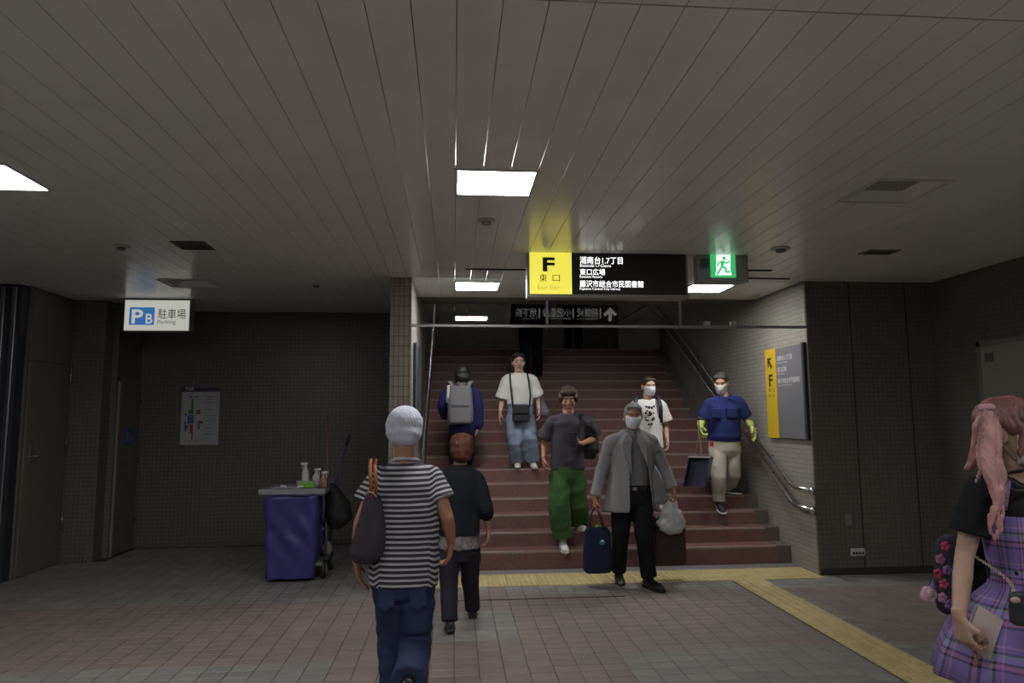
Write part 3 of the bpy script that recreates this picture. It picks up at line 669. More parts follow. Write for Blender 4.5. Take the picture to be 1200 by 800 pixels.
def head(m, root, c, yaw, pitch=0, roll=0, s=1., nk=None, mask=False, lipc=None, eyes=True, sk=None):
    R, F, U = axes(yaw, pitch, roll); B = np.stack([R, F, U], 1); P = lambda x, y, z: np.asarray(c) + (R*x + F*y + U*z)*s
    m.ell(P(0, -.008, .028), V(.075, .094, .088)*s, B, 20, 14); m.ell(P(0, .02, -.012), V(.068, .074, .09)*s, B, 18, 12)
    m.ell(P(0, .032, -.062), V(.052, .056, .048)*s, B, 14, 9); m.ell(P(0, .068, -.096), V(.024, .022, .018)*s, B, 10, 7)
    m.ell(P(0, .072, .034), V(.052, .022, .018)*s, B, 12, 7)
    m.cap(P(0, .086, .018), .009*s, P(0, .106, -.022), .0135*s, 8); m.ell(P(0, .098, -.028), V(.019, .012, .010)*s, B, 10, 7)
    for e in (-1, 1):
        m.ell(P(e*.042, .062, -.026), V(.022, .024, .024)*s, B, 10, 7)
        m.ell(P(e*.077, -.004, -.008), V(.009, .018, .032)*s, B, 10, 7); m.ell(P(e*.083, -.008, .006), V(.008, .016, .018)*s, B, 8, 6)
    m.ell(P(0, .086, -.058), V(.024, .012, .011)*s, B, 10, 7)
    if nk is not None: m.cap(P(0, -.022, -.055), .052*s, nk, .058*s, 14)
    if eyes:
        for e in (-1, 1):
            o = part('eye', M().ell(P(e*.031, .076, .004), V(.0135, .014, .0085)*s, B, 12, 8), eye_w, root, True)
            part('iris', M().ell(P(e*.031, .0868, .004), V(.0070, .0045, .0068)*s, B, 10, 6), eye_b, o, True)
            part('eyebrow', M().cap(P(e*.016, .0925, .031), .0035*s, P(e*.046, .082, .033), .003*s, 6), brow_m, root, True)
        if not mask:
            part('mouth', M().ell(P(0, .0965, -.0555), V(.022, .006, .0045)*s, B, 12, 6).ell(P(0, .0955, -.063), V(.018, .006, .0045)*s, B, 12, 6), lipc or lip, root, True)
    if mask:
        v = []; f = []; nu, nv = 14, 8
        for j in range(nv+1):
            z = .006 - .108*j/nv
            for i in range(nu+1):
                a = math.radians(-78+156*i/nu); bul = .012*math.sin(math.pi*j/nv) + (.029*max(0, math.cos(a*1.2))**2*(1-abs(j/nv-.3)))
                v.append(P((.066+.004)*math.sin(a)*(1-.22*(j/nv)**2), .018+(.072+bul)*math.cos(a), z-.004*math.cos(a*3)))
        for j in range(nv):
            for i in range(nu): f.append((j*(nu+1)+i, j*(nu+1)+i+1, (j+1)*(nu+1)+i+1, (j+1)*(nu+1)+i))
        mk = part('mask', M().add(v, f), mask_m, root, True); so = mk.modifiers.new('s', 'SOLIDIFY'); so.thickness = .003; so.offset = 1
        for e in (-1, 1): part('ear_loop', M().tube([P(e*.068, .036, -.004), P(e*.079, .0, .022), P(e*.086, -.02, .01), P(e*.084, -.018, -.02), P(e*.06, .03, -.085)], .0016*s, 6), mask_m, mk, True)
    return P, B

def hairdo(root, c, yaw, pitch, roll, s, parts, m_, name='hair', voxel=.007, freq=260, amp=.0022):
    R, F, U = axes(yaw, pitch, roll); B = np.stack([R, F, U], 1); P = lambda x, y, z: np.asarray(c) + (R*x + F*y + U*z)*s
    h = M()
    for p in parts:
        if p[0] == 'e': h.ell(P(*p[1]), V(*p[2])*s, B, 18, 12)
        elif p[0] == 'c': h.cap(P(*p[1]), p[2]*s, P(*p[3]), p[4]*s, 10)
        elif p[0] == 'l': h.loft([P(*q) for q in p[1]], p[2], R, 12)
    def d(co):
        q = (co-np.asarray(c)) @ B; a = np.arctan2(q[:, 0], q[:, 1]+.02); return amp*np.sin(a*34 + 3*np.sin(q[:, 2]*60) + noise3(co, 40, 3)*1.5) + noise3(co, 45, 9)*.003
    return sculpt(name, h, m_, root, voxel, 3, d)
SHORT = [('e', (0, -.022, .040), (.084, .100, .088)), ('e', (0, -.045, -.01), (.078, .068, .07)), ('c', (-.05, .05, .085), .022, (.05, .05, .085), .022)]
BOB = [('e', (0, -.022, .040), (.090, .102, .090)), ('e', (0, -.045, -.02), (.090, .07, .085)), ('c', (-.08, .0, .03), .026, (-.078, .012, -.07), .022), ('c', (.08, .0, .03), .026, (.078, .012, -.07), .022), ('c', (-.05, .062, .075), .022, (.05, .062, .075), .022)]

def legs_skin(m, J, s=1.):
    for q in 'lr':
        m.cap(J['h'+q], .066*s, J['k'+q], .048*s, 12); m.cap(J['k'+q], .046*s, J['k'+q]*.65+J['a'+q]*.35, .048*s, 12); m.cap(J['k'+q]*.65+J['a'+q]*.35, .046*s, J['a'+q], .032*s, 12)
def torso_skin(m, J, R, s=1.):
    hp = (J['hl']+J['hr'])/2; nk = J['nk']; ch = hp*.3+nk*.7
    m.loft([hp-V(0, 0, .04), hp+V(0, 0, .03), hp*.62+nk*.38, ch, hp*.12+nk*.88], [(.10*s, .07*s), (.12*s, .08*s), (.10*s, .075*s), (.125*s, .085*s), (.09*s, .06*s)], R, 16)
    for q in 'lr': m.cap(nk-V(0, 0, .03), .05*s, J['s'+q], .045*s, 12)

def shoe(root, ank, fd, toe=0., upper=None, sole=None, s=1., L=.265):
    fd = nrm(V(fd[0], fd[1], 0)); U = V(0, 0, 1); a = math.radians(toe)
    f = fd*math.cos(a) - U*math.sin(a); u = U*math.cos(a) + fd*math.sin(a); sd = np.cross(f, u)
    o = np.asarray(ank) - u*.08*s - f*.07*s
    p = lambda t, h: o + f*t*L*s + u*h*s
    m = M().loft([p(.0, .045), p(.08, .045), p(.3, .045), p(.55, .038), p(.8, .032), p(.97, .028)], [(.026*s, .03*s), (.034*s, .04*s), (.038*s, .042*s), (.043*s, .034*s), (.042*s, .026*s), (.022*s, .016*s)], sd, 14)
    m.cap(p(.27, .05), .038*s, p(.25, .095), .036*s, 12)
    so = M().loft([p(-.03, .012), p(.08, .012), p(.35, .012), p(.68, .012), p(.9, .012), p(1.0, .014)], [(.022*s, .013*s), (.036*s, .015*s), (.036*s, .014*s), (.047*s, .013*s), (.040*s, .012*s), (.016*s, .009*s)], sd, 14, 3.)
    sh = sculpt('shoe', m, upper, root, .008*s, 4); part('sole', so, sole, sh, True)
    return sh

def trousers(root, J, R, m_, waist, rad, wz=.10, hem=(1., 1.), fold=.006, ff=16, seed=1, voxel=.01, name='trousers', down=.0):
    m = M(); hp = (J['hl']+J['hr'])/2; a, b = waist
    m.loft([hp+V(0, 0, wz), hp+V(0, 0, wz*.4), hp+V(0, 0, -.04), hp+V(0, 0, -.10)], [(a*.93, b*.93), (a, b), (a*1.02, b*1.02), (a*.8, b*.85)], R, 20, 2.3)
    for q in 'lr':
        H, K, A = J['h'+q], J['k'+q], J['a'+q]; A2 = K + (A-K)*hem[0 if q == 'l' else 1]
        m.loft([H+V(0, 0, -.0), H*.7+K*.3, H*.3+K*.7, K, K*.6+A2*.4, K*.2+A2*.8, A2], [rad[0], rad[0], rad[0]*.45+rad[1]*.55, rad[1], rad[1]*.6+rad[2]*.4, rad[2], rad[2]], R, 16)
    kl, kr = J['kl'], J['kr']
    def d(co):
        t = np.clip((hp[2]+wz-.02-co[:, 2])/.12, 0, 1); return fold*t*noise3(co*V(1, 1, 1.9), ff, seed)
    return sculpt(name, m, m_, root, voxel, 4, d)

def shirt(root, J, R, m_, rings, sl=.5, sr=.10, se=.085, fold=.006, ff=14, seed=2, voxel=.01, name='shirt', attrs=None, yoke=.062, slr=None, cuffs=None, extra=None, it=4):
    """rings: (t 0 pelvis..1 neck base, half width, half depth, forward shift)"""
    m = M(); hp = (J['hl']+J['hr'])/2; nk = J['nk']; F = np.cross(V(0, 0, 1), R)
    m.loft([hp+(nk-hp)*t + F*f_ for t, a, b, f_ in rings], [(a, b) for t, a, b, f_ in rings], R, 22, 2.3)
    for q in 'lr':
        S, E, Wp = J['s'+q], J['e'+q], J['w'+q]
        m.cap(nk-V(0, 0, .035), yoke, S, yoke*.95, 12)
        fr_ = sl if slr is None else slr[0 if q == 'l' else 1]
        if fr_ <= 1: m.loft([S, S+(E-S)*fr_*.5, S+(E-S)*fr_], [sr*.62, sr*.8*.9, se], None, 14)
        else:
            m.loft([S, S+(E-S)*.5, E-(E-S)*.06], [sr*.7, sr*.75, se*.95], None, 14); m.cap(E, se*.9, E+(Wp-E)*(fr_-1), se*.78, 14)
            m.loft([E+(Wp-E)*(fr_-1)*.5, E+(Wp-E)*(fr_-1)], [se*.82, se*.82], None, 14)
    if extra: extra(m)
    def d(co): return fold*noise3(co*V(1.1, 1.1, 1.5), ff, seed)*np.clip((nk[2]+.02-co[:, 2])/.12, .1, 1)
    return sculpt(name, m, m_, root, voxel, it, d, attrs)

def joints(Y, **k):
    """joints read off the photograph at the person's depth: (x, y[, depth offset])"""
    return {n: W(p[0], p[1], Y + (p[2] if len(p) > 2 else 0)) for n, p in k.items()}
def softbox(m, c, R, U, D, w, h, d, taper=1., e=4., n=24, k=7, sag=0.):
    """bag like solid: w at bottom, w*taper at top"""
    c = np.asarray(c, float); P, Q = [], []
    for i in range(k):
        t = (1-math.cos(math.pi*i/(k-1)))/2; q = (.80, .95, 1)[min(i, k-1-i, 2)]; P.append(c + U*h*(t-.5)); ww = w*(1+(taper-1)*t)/2
        Q.append((ww*q, d/2*q*(1-.35*t)))
    return m.loft(P, Q, R, n, e)

cloth = lambda n, c, r=.9, **k: mat(n, c, r, spec=.2, bump=.12, bscale=260, **k)
white_sh = mat('sneaker_white', (.62, .62, .60), .55); sole_w = mat('sole_white', (.55, .55, .52), .6); sole_b = mat('sole_black', (.02, .02, .02), .6); shoe_b = mat('shoe_black', (.018, .017, .018), .3)

# ---------------------------------------------------------------- 1 man in striped tee
Y = 3.7
J = joints(Y, hd=(474, 507), nk=(475, 545), sl=(446, 558), el=(422, 613, -.04), wl=(418, 657, .02), sr=(506, 558), er=(524, 606, -.05), wr=(529, 636, .06),
           hl=(457, 676), kl=(461, 752, .12), al=(466, 822, .10), hr=(489, 676), kr=(486, 756, .04), ar=(479, 800, -.28))
R, F, U = axes(0)
p = thing('person', (J['nk'][0], Y, 0), 'person seen from behind in a striped tee and grey knit cap, walking toward the stairs', 'person')
m = M(); torso_skin(m, J, R); legs_skin(m, J)
for q, th in (('l', V(-.3, 1, .1)), ('r', V(.1, 1, .3))): arm(m, J['s'+q], J['e'+q], J['w'+q], .93)
hand(m, J['wl'], V(.12, .1, -1), V(1, .1, 0), V(0, 1, 0), .35, .95); hand(m, J['wr'], V(-.15, .25, -1), V(-1, .2, 0), V(0, 1, 0), .6, .95)
head(m, p, J['hd'], 0, 8, 0, .98, J['nk']+V(0, 0, .0), eyes=True); sculpt('body', m, SK[2], p, .006, 3)
cap = hairdo(p, J['hd'], 0, 8, 0, .98, [('e', (0, -.012, .043), (.098, .114, .100)), ('e', (0, -.02, -.005), (.096, .106, .062)), ('e', (0, -.04, -.04), (.078, .076, .04))], cloth('knit_cap_grey', (.50, .52, .60)), 'knit_cap', .007, 200, .0015)
def stripe1(co):
    s = co[:, 2].copy()
    for q in 'lr':
        S, E = J['s'+q], J['e'+q]; d = E-S; L = np.linalg.norm(d); t = ((co-S) @ d)/L; out = (co[:, 0]-S[0])*(1 if q == 'r' else -1)
        wgt = np.clip((out+.01)/.03, 0, 1); s = s*(1-wgt) + (S[2]-t)*wgt
    return s + .25*0 + noise3(co, 9, 4)*.002 + 5
stripe_m = attr_mat('striped_jersey', .9, [(0, (.030, .028, .042)), (.56, (.42, .42, .44))], period=.0262)
shirt(p, J, R, stripe_m, [(-.06, .182, .137, 0), (.0, .182, .137, 0), (.3, .178, .128, 0), (.6, .182, .125, 0), (.82, .188, .115, 0), (.95, .14, .085, 0), (1.03, .075, .065, 0)], .58, .100, .086, .008, 13, 5, .008, 'striped_tee', {'stripe': stripe1}, yoke=.062)
part('collar', M().torus(J['nk']+V(0, .0, .022), .066, .009, (0, .25, 1), 24, 8), cloth('collar_white', (.40, .40, .43)), p, True)
jeans_d = cloth('jeans_navy', (.036, .046, .10), var=.18, vscale=6)
jm = trousers(p, J, R, jeans_d, (.166, .112), (.094, .083, .085), .02, (1., 1.), .008, 14, 3, .009, 'jeans')
for sx in (-1, 1):
    c = (J['hl']+J['hr'])/2+V(sx*.078, -.112, -.08); part('pocket', M().poly([c+V(-.04, 0, .06), c+V(.04, 0, .06), c+V(.04, 0, -.03), c+V(0, 0, -.055), c+V(-.04, 0, -.03)], (0, .035, 0)), jeans_d, jm)
shoe(p, J['al']+V(0, 0, -.0), V(0, 1, 0), 0, shoe_b, sole_b); shoe(p, J['ar'], V(0, 1, 0), 42, shoe_b, sole_b)
# its tote bag
t = thing('tote_bag', W(430, 620, Y-.1), 'dark plum slouchy tote bag with orange leather handles on the striped tee shoulder', 'bag')
bagm = cloth('tote_plum', (.055, .045, .058)); lea = mat('leather_orange', (.30, .085, .03), .45)
mb = M(); c = W(432, 618, Y-.10); mb.loft([W(437, 579, Y-.12), W(437, 590, Y-.12), W(434, 620, Y-.11), W(430, 645, Y-.1), W(429, 657, Y-.1)], [(.03, .055), (.05, .075), (.075, .10), (.085, .11), (.06, .08)], V(1, 0, 0), 18)
sculpt('pouch', mb, bagm, t, .008, 5, lambda co: .006*noise3(co*V(1.5, 1.5, .6), 26, 6))
for dx in (-.010, .014):
    part('handle', M().loft([W(438, 582, Y-.12)+V(dx, -.05, 0), W(438, 565, Y-.15)+V(dx, -.035, 0), W(438, 549, Y-.13)+V(dx-.005, -.03, .01), W(437, 540, Y-.02)+V(dx, 0, .008), W(436, 545, Y+.09)+V(dx, .02, 0), W(438, 582, Y+.02)+V(dx, 0, 0)], [(.009, .006)]*6, V(1, 0, 0), 8), lea, t, True)
part('cord', M().tube([W(428, 580, Y-.17), W(432, 576, Y-.19), W(437, 577, Y-.19), W(441, 582, Y-.18)], .004), mat('cord_white', (.45, .43, .42), .7), t, True)

# ---------------------------------------------------------------- 2 woman in dark jacket
Y = 5.25
J = joints(Y, hd=(541, 526), nk=(539, 546), sl=(519, 560), el=(513, 598, -.02), wl=(517, 626, .1), sr=(558, 560), er=(569, 597, -.04), wr=(573, 619, .02),
           hl=(526, 640), kl=(526, 688, -.03), al=(527, 729, -.12), hr=(550, 640), kr=(551, 680, .12), ar=(554, 713, .25))
p = thing('person', (J['nk'][0], Y, 0), 'person seen from behind with short auburn hair, black three-quarter jacket and dark trousers', 'person')
m = M(); torso_skin(m, J, R, .85); legs_skin(m, J, .85)
for q in 'lr': arm(m, J['s'+q], J['e'+q], J['w'+q], .85)
hand(m, J['wl'], V(.1, .3, -1), V(1, 0, 0), V(0, 1, 0), .4, .88); hand(m, J['wr'], V(-.05, .05, -1), V(-1, .2, 0), V(0, 1, 0), .45, .88)
head(m, p, J['hd'], 0, 12, 0, .9, J['nk']); sculpt('body', m, SK[0], p, .006, 3)
hairdo(p, J['hd'], 0, 12, 0, .93, [('e', (0, -.02, .035), (.098, .108, .092)), ('e', (0, -.045, -.02), (.096, .075, .075)), ('e', (-.04, -.05, .07), (.05, .05, .04)), ('e', (.04, -.05, .07), (.05, .05, .04)), ('e', (0, -.05, -.055), (.082, .062, .06))], mat('hair_auburn', (.10, .030, .016), .5, bump=.4, bscale=90, var=.5, vscale=25), freq=200, amp=.004)
jk = cloth('jacket_black', (.016, .018, .024))
shirt(p, J, R, jk, [(.15, .155, .13, 0), (.28, .152, .13, 0), (.45, .145, .12, 0), (.7, .145, .115, 0), (.86, .148, .10, 0), (1.02, .075, .06, 0)], 1.22, .092, .070, .006, 13, 8, .009, 'jacket')
und = cloth('blouse_floral', (.20, .175, .18), var=.5, vscale=45)
mb = M(); hp = (J['hl']+J['hr'])/2; mb.loft([hp+V(0, 0, -.01), hp+V(0, 0, .04), hp+V(0, 0, .14)], [(.160, .135), (.150, .130), (.13, .11)], R, 24); sculpt('blouse_hem', mb, und, p, .009, 3, lambda co: .004*np.sin(np.arctan2(co[:, 1]-hp[1], co[:, 0]-hp[0])*11))
trousers(p, J, R, cloth('trousers_dark', (.032, .026, .040)), (.135, .11), (.082, .066, .060), .08, (.97, .97), .004, 14, 9, .009)
shoe(p, J['al']+V(0, 0, .01), V(0, 1, 0), 8, shoe_b, sole_b, .88); shoe(p, J['ar'], V(0, 1, 0), 0, shoe_b, sole_b, .88)

# ---------------------------------------------------------------- 3 person with grey backpack on the stairs
Y = 8.2; A3 = axes(0)
J = joints(Y, hd=(542, 440), nk=(541, 453), sl=(527, 459), el=(519, 475, .02), wl=(521, 487, .12), sr=(554, 459), er=(560, 479, -.02), wr=(560, 499, .02),
           hl=(534, 506), kl=(533, 543, .08), al=(533, 577, .0), hr=(548, 506), kr=(549, 536, .15), ar=(548, 561, .14))
J['al'][2] = step_z(5)+.08; J['ar'][2] = step_z(6)+.08; J['al'][1] = step_y(5)+.12; J['ar'][1] = step_y(6)+.10
p = thing('person', (J['nk'][0], Y, step_z(5)), 'person climbing the stairs in a navy hoodie, seen from behind, wearing a grey backpack', 'person')
m = M(); torso_skin(m, J, R, .85); legs_skin(m, J, .85)
for q in 'lr': arm(m, J['s'+q], J['e'+q], J['w'+q], .85)
hand(m, J['wl'], V(.3, .8, -.2), V(1, 0, 0), V(0, .2, 1), .5, .9); hand(m, J['wr'], V(-.15, .05, -1), V(-1, 0, 0), V(0, 1, 0), .5, .9)
head(m, p, J['hd'], 0, 10, 0, .9, J['nk']); sculpt('body', m, SK[1], p, .007, 3)
hairdo(p, J['hd'], 0, 10, 0, .93, BOB, hair_b)
navy = cloth('hoodie_navy', (.022, .024, .095))
shirt(p, J, R, navy, [(.0, .15, .12, 0), (.3, .15, .12, 0), (.6, .155, .115, 0), (.85, .155, .10, 0), (1.0, .085, .07, 0)], 1.9, .11, .08, .007, 13, 12, .01, 'hoodie',
      extra=lambda m: m.loft([J['nk']+V(-.07, -.05, .0), J['nk']+V(0, -.085, -.03), J['nk']+V(.07, -.05, .0)], [.035, .045, .035], None, 10))
trousers(p, J, R, cloth('trousers_navy', (.018, .022, .04)), (.145, .115), (.085, .07, .065), .08, (1, 1), .004, 14, 9, .01)
shoe(p, J['al'], V(0, 1, 0), 0, shoe_b, sole_b, .9); shoe(p, J['ar'], V(0, 1, 0), 0, shoe_b, sole_b, .9)
t = thing('backpack', W(539, 495, Y-.2), 'grey backpack with dark zip on the back of the navy hoodie', 'backpack')
gry = cloth('backpack_grey', (.155, .155, .165)); c = (W(539.5, 474, Y-.21))
mb = M(); softbox(mb, c, V(1, 0, .0), V(0, .03, 1), V(0, 1, 0), .30, .44, .17, .9, 3.6); sculpt('bag', mb, gry, t, .009, 4, lambda co: .004*noise3(co, 18, 2))
mb = M(); softbox(mb, c+V(0, -.085, -.11), V(1, 0, 0), V(0, 0, 1), V(0, 1, 0), .25, .20, .05, .95, 4); sculpt('front_pocket', mb, gry, t, .008, 3)
part('zip', M().tube([c+V(-.12, -.112, -.01), c+V(0, -.116, -.006), c+V(.12, -.112, -.01)], .005), black_m, t, True)
part('handle_loop', M().tube([c+V(-.04, -.0, .205), c+V(-.03, -.0, .25), c+V(.03, 0, .25), c+V(.04, 0, .205)], .009), gry, t, True)
for sx in (-1, 1):
    part('strap', M().loft([c+V(sx*.07, .0, .16), c+V(sx*.10, .06, .235), c+V(sx*.125, .14, .275), c+V(sx*.13, .26, .26), c+V(sx*.13, .335, .15), c+V(sx*.12, .33, -.05)], [(.028, .009)]*6, V(1, 0, 0), 10), gry, t, True)
part('towel', M().loft([c+V(-.135, -.06, .22), c+V(-.14, -.08, .12), c+V(-.15, -.06, .02)], [(.016, .008)]*3, V(1, 0, 0), 8), cloth('towel_white', (.5, .48, .45)), t, True)

# ---------------------------------------------------------------- 4 woman in white tee
Y = 8.4; R4, F4, U4 = axes(180); RR = V(1, 0, 0)
J = joints(Y, hd=(607.5, 424.5), nk=(608.5, 437.5), sl=(595, 444), el=(588.5, 468, .03), wl=(586, 483, -.06), sr=(623, 444), er=(629.5, 465, .03), wr=(631.5, 480, -.04),
           hl=(602, 487), kl=(604, 519, -.08), al=(607, 547, -.03), hr=(617, 487), kr=(621, 514, -.1), ar=(624, 542, -.06))
J['al'] = W(607, 547, step_y(6)+.10); J['al'][2] = step_z(6)+.08; J['ar'] = W(624, 546, step_y(6)+.07); J['ar'][2] = step_z(6)+.085
p = thing('person', (J['nk'][0], Y, step_z(6)), 'person coming down the stairs in a loose white tee and light blue jeans', 'person')
m = M(); torso_skin(m, J, RR, .82); legs_skin(m, J, .82)
for q in 'lr': arm(m, J['s'+q], J['e'+q], J['w'+q], .8)
hand(m, J['wl'], V(-.15, -.1, -1), V(1, .2, 0), V(0, -1, 0), .3, .88); hand(m, J['wr'], V(.1, -.1, -1), V(-1, 0, 0), V(0, -1, 0), .55, .88)
head(m, p, J['hd'], 180, 6, 0, .98, J['nk']); sculpt('body', m, SK[1], p, .006, 3)
hairdo(p, J['hd'], 180, 6, 0, 1.0, SHORT+[('c', (-.075, -.01, .03), .022, (-.07, -.03, -.07), .02), ('c', (.075, -.01, .03), .022, (.07, -.03, -.07), .02)], hair_b)
wt = cloth('tee_white', (.70, .69, .67)); 
shirt(p, J, RR, wt, [(.26, .16, .12, 0), (.45, .155, .12, 0), (.7, .16, .115, 0), (.87, .165, .10, 0), (1.0, .085, .07, 0)], .95, .115, .098, .008, 13, 22, .01, 'white_tee')
ljm = cloth('jeans_light', (.22, .27, .35), var=.2, vscale=7)
trousers(p, J, RR, ljm, (.155, .12), (.098, .092, .088), .20, (.96, .93), .009, 13, 23, .01, 'jeans')
shoe(p, J['al'], V(-.15, -1, 0), 0, white_sh, sole_w, .88); shoe(p, J['ar'], V(.1, -1, 0), 6, white_sh, sole_w, .88)
t = thing('crossbody_bag', W(610, 494, Y-.2), 'small black crossbody bag in front of the white tee', 'bag')
bb = mat('bag_black', (.018, .018, .022), .55, bump=.1)
mb = M(); softbox(mb, W(610.5, 484, Y-.19), RR, V(0, 0, 1), V(0, 1, 0), .215, .20, .09, .95, 3.5); sculpt('bag', mb, bb, t, .008, 4)
part('flap', M().bbox(W(600.5, 485, Y-.245), W(620.5, 475, Y-.225), .01), bb, t)
for pts in ([(601, 478, -.17), (599.5, 462, -.15), (598, 448, -.13), (597.5, 438, -.04), (598, 437, .04)], [(620.5, 477, -.17), (621.5, 462, -.15), (619.8, 448, -.13), (618, 437.5, -.04), (617, 437, .04)]):
    part('strap', M().loft([W(a, b, Y+c_) for a, b, c_ in pts], [(.011, .005)]*5, RR, 8), bb, t, True)
t = thing('shoulder_bag', W(637, 489, Y), 'grey shoulder bag hanging at the hip beside the white tee', 'bag')
mb = M(); mb.loft([W(631, 464, Y+.06), W(633, 474, Y+.06), W(636, 484, Y+.06), W(636, 488, Y+.06)], [(.03, .03), (.07, .06), (.095, .07), (.07, .05)], RR, 16, 2.6); sculpt('bag', mb, cloth('bag_greylilac', (.17, .165, .19)), t, .009, 4, lambda co: .005*noise3(co, 20, 3))
part('strap', M().loft([W(632, 465, Y+.06), W(627, 452, Y+.08), W(622.5, 440, Y+.05)], [(.012, .006)]*3, RR, 8), bb, t, True)

# ---------------------------------------------------------------- 5 man in green trousers
Y = 7.28
J = joints(Y, hd=(666, 468), nk=(666, 485), sl=(647, 494), el=(638, 518, .04), wl=(637, 537, -.06), sr=(686, 493), er=(697, 514, .06), wr=(683, 519, -.22),
           hl=(656, 556), kl=(655, 592, -.12), al=(659, 629, -.05), hr=(674, 556), kr=(676, 590, -.02), ar=(678, 618, .12))
J['al'] = W(659.5, 628, step_y(1)+.07); J['al'][2] = step_z(1)+.085; J['ar'] = W(678, 619, step_y(2)+.10); J['ar'][2] = step_z(2)+.085
p = thing('person', (J['nk'][0], Y, step_z(1)), 'person stepping down in a charcoal tee and wide green trousers, phone in hand', 'person')
m = M(); torso_skin(m, J, RR, .95); legs_skin(m, J, .95)
for q in 'lr': arm(m, J['s'+q], J['e'+q], J['w'+q], .9)
hand(m, J['wl'], V(.03, -.15, -1), V(1, 0, 0), V(0, -1, 0), .7, .95); hand(m, J['wr'], V(-.8, -.5, .1), V(-.2, -.5, .9), V(0, .2, 1), .8, .95)
head(m, p, J['hd'], 172, 14, 0, 1.06, J['nk']); sculpt('body', m, SK[2], p, .006, 3)
hairdo(p, J['hd'], 172, 14, 0, 1.08, [('e', (0, -.022, .045), (.092, .104, .088)), ('e', (0, -.045, -.01), (.082, .068, .07)), ('c', (-.05, .062, .078), .028, (.05, .062, .078), .028), ('e', (-.07, .0, .02), (.03, .06, .05)), ('e', (.07, .0, .02), (.03, .06, .05))], mat('hair_brown', (.045, .028, .02), .5, bump=.4, bscale=90))
shirt(p, J, RR, cloth('tee_charcoal', (.060, .055, .068)), [(.08, .175, .125, 0), (.3, .175, .125, 0), (.6, .18, .12, 0), (.84, .185, .105, 0), (1.0, .09, .07, 0)], .85, .112, .098, .008, 12, 31, .01, 'charcoal_tee')
trousers(p, J, RR, cloth('trousers_green', (.048, .105, .036), var=.15, vscale=6), (.175, .13), (.112, .112, .106), .11, (.93, .93), .010, 12, 33, .01)
shoe(p, J['al'], V(0, -1, 0), 8, white_sh, sole_w, 1.0); shoe(p, J['ar'], V(.15, -1, 0), 0, white_sh, sole_w, 1.0)
t = thing('phone', W(673, 516, Y-.30), 'dark phone held in front of the charcoal tee', 'phone')
part('case', M().bbox(V(-.04, -.006, -.075)+W(671.5, 515, Y-.31), V(.04, .006, .075)+W(671.5, 515, Y-.31), .004), black_m, t); part('screen', bx(V(-.034, -.0005, -.066)+W(671.5, 515, Y-.303), V(.034, .001, .066)+W(671.5, 515, Y-.303)), mat('screen_glass', (.02, .02, .025), .1), t)
t = thing('shoulder_bag', W(690, 538, Y), 'black shoulder bag under the arm of the charcoal tee', 'bag')
mb = M(); mb.loft([W(695, 505, Y+.10), W(693, 515, Y+.07), W(690, 526, Y+.05), W(689, 537, Y+.05)], [(.03, .05), (.08, .08), (.11, .10), (.07, .06)], RR, 18, 2.4); sculpt('bag', mb, bb, t, .009, 4, lambda co: .006*noise3(co, 18, 3))
part('strap', M().loft([W(696, 508, Y-.09), W(690, 498, Y-.14), W(682, 486, Y-.06), W(680, 484, Y+.03)], [(.022, .006)]*4, RR, 8), bb, t, True)

# ---------------------------------------------------------------- 6 man in grey blazer
Y = 6.35
J = joints(Y, hd=(742, 488), nk=(741, 507), sl=(716, 519), el=(705, 553, .05), wl=(697, 583, -.02), sr=(763, 518), er=(778, 549, .04), wr=(789, 573, -.05),
           hl=(729, 582), kl=(727, 628, .02), al=(725, 671, .12), hr=(752, 582), kr=(755, 632, -.12), ar=(761, 679, -.14))
J['al'] = W(725, 672, 6.50); J['al'][2] = .09; J['ar'] = W(761, 679, 6.22); J['ar'][2] = .085
p = thing('person', (J['nk'][0], Y, 0), 'person in an open grey blazer, white mask and black trousers, carrying bags in both hands', 'person')
m = M(); torso_skin(m, J, RR, 1.0); legs_skin(m, J, 1.)
for q in 'lr': arm(m, J['s'+q], J['e'+q], J['w'+q], .95)
hand(m, J['wl'], V(.0, -.05, -1), V(1, 0, 0), V(0, -1, 0), 1.15, .98); hand(m, J['wr'], V(.15, -.1, -1), V(-1, 0, 0), V(0, -1, 0), 1.15, .98)
head(m, p, J['hd'], 172, 6, 3, 1.0, J['nk'], mask=True); sculpt('body', m, SK[2], p, .006, 3)
hairdo(p, J['hd'], 172, 6, 3, 1.0, SHORT, mat('hair_silver', (.20, .19, .19), .6, bump=.4, bscale=90))
shirt(p, J, RR, cloth('shirt_grey', (.155, .16, .17)), [(.0, .155, .125, .02), (.3, .165, .14, .02), (.6, .16, .13, .01), (.85, .15, .10, 0), (.97, .085, .07, 0)], .4, .09, .07, .003, 14, 41, .009, 'dress_shirt')
for sx in (-1, 1): part('collar', M().poly([J['nk']+V(0, -.085, .02), J['nk']+V(sx*.062, -.05, .045), J['nk']+V(sx*.055, -.085, -.02), J['nk']+V(sx*.015, -.105, -.03)], (0, .008, 0)), MATS['shirt_grey'], p)
for i in range(5): part('button', M().ell(W(748+i*.8, 520+i*10.5, Y-.155), (.005, .003, .005)), mat('button_pale', (.3, .3, .3), .4), p, True)
bt_ = trousers(p, J, RR, cloth('trousers_black', (.012, .012, .015)), (.172, .135), (.102, .078, .070), .11, (.97, .97), .005, 12, 43, .01)
hp = (J['hl']+J['hr'])/2
part('belt', M().loft([hp+V(.0, 0, .072), hp+V(.0, 0, .104)], [(.174, .138)]*2, RR, 28, 2.3), mat('belt_black', (.02, .018, .016), .35), p, True)
part('buckle', M().bbox(W(744, 573, Y-.150)+V(-.02, -.006, -.015), W(744, 573, Y-.150)+V(.02, .006, .015), .003), steel, p)
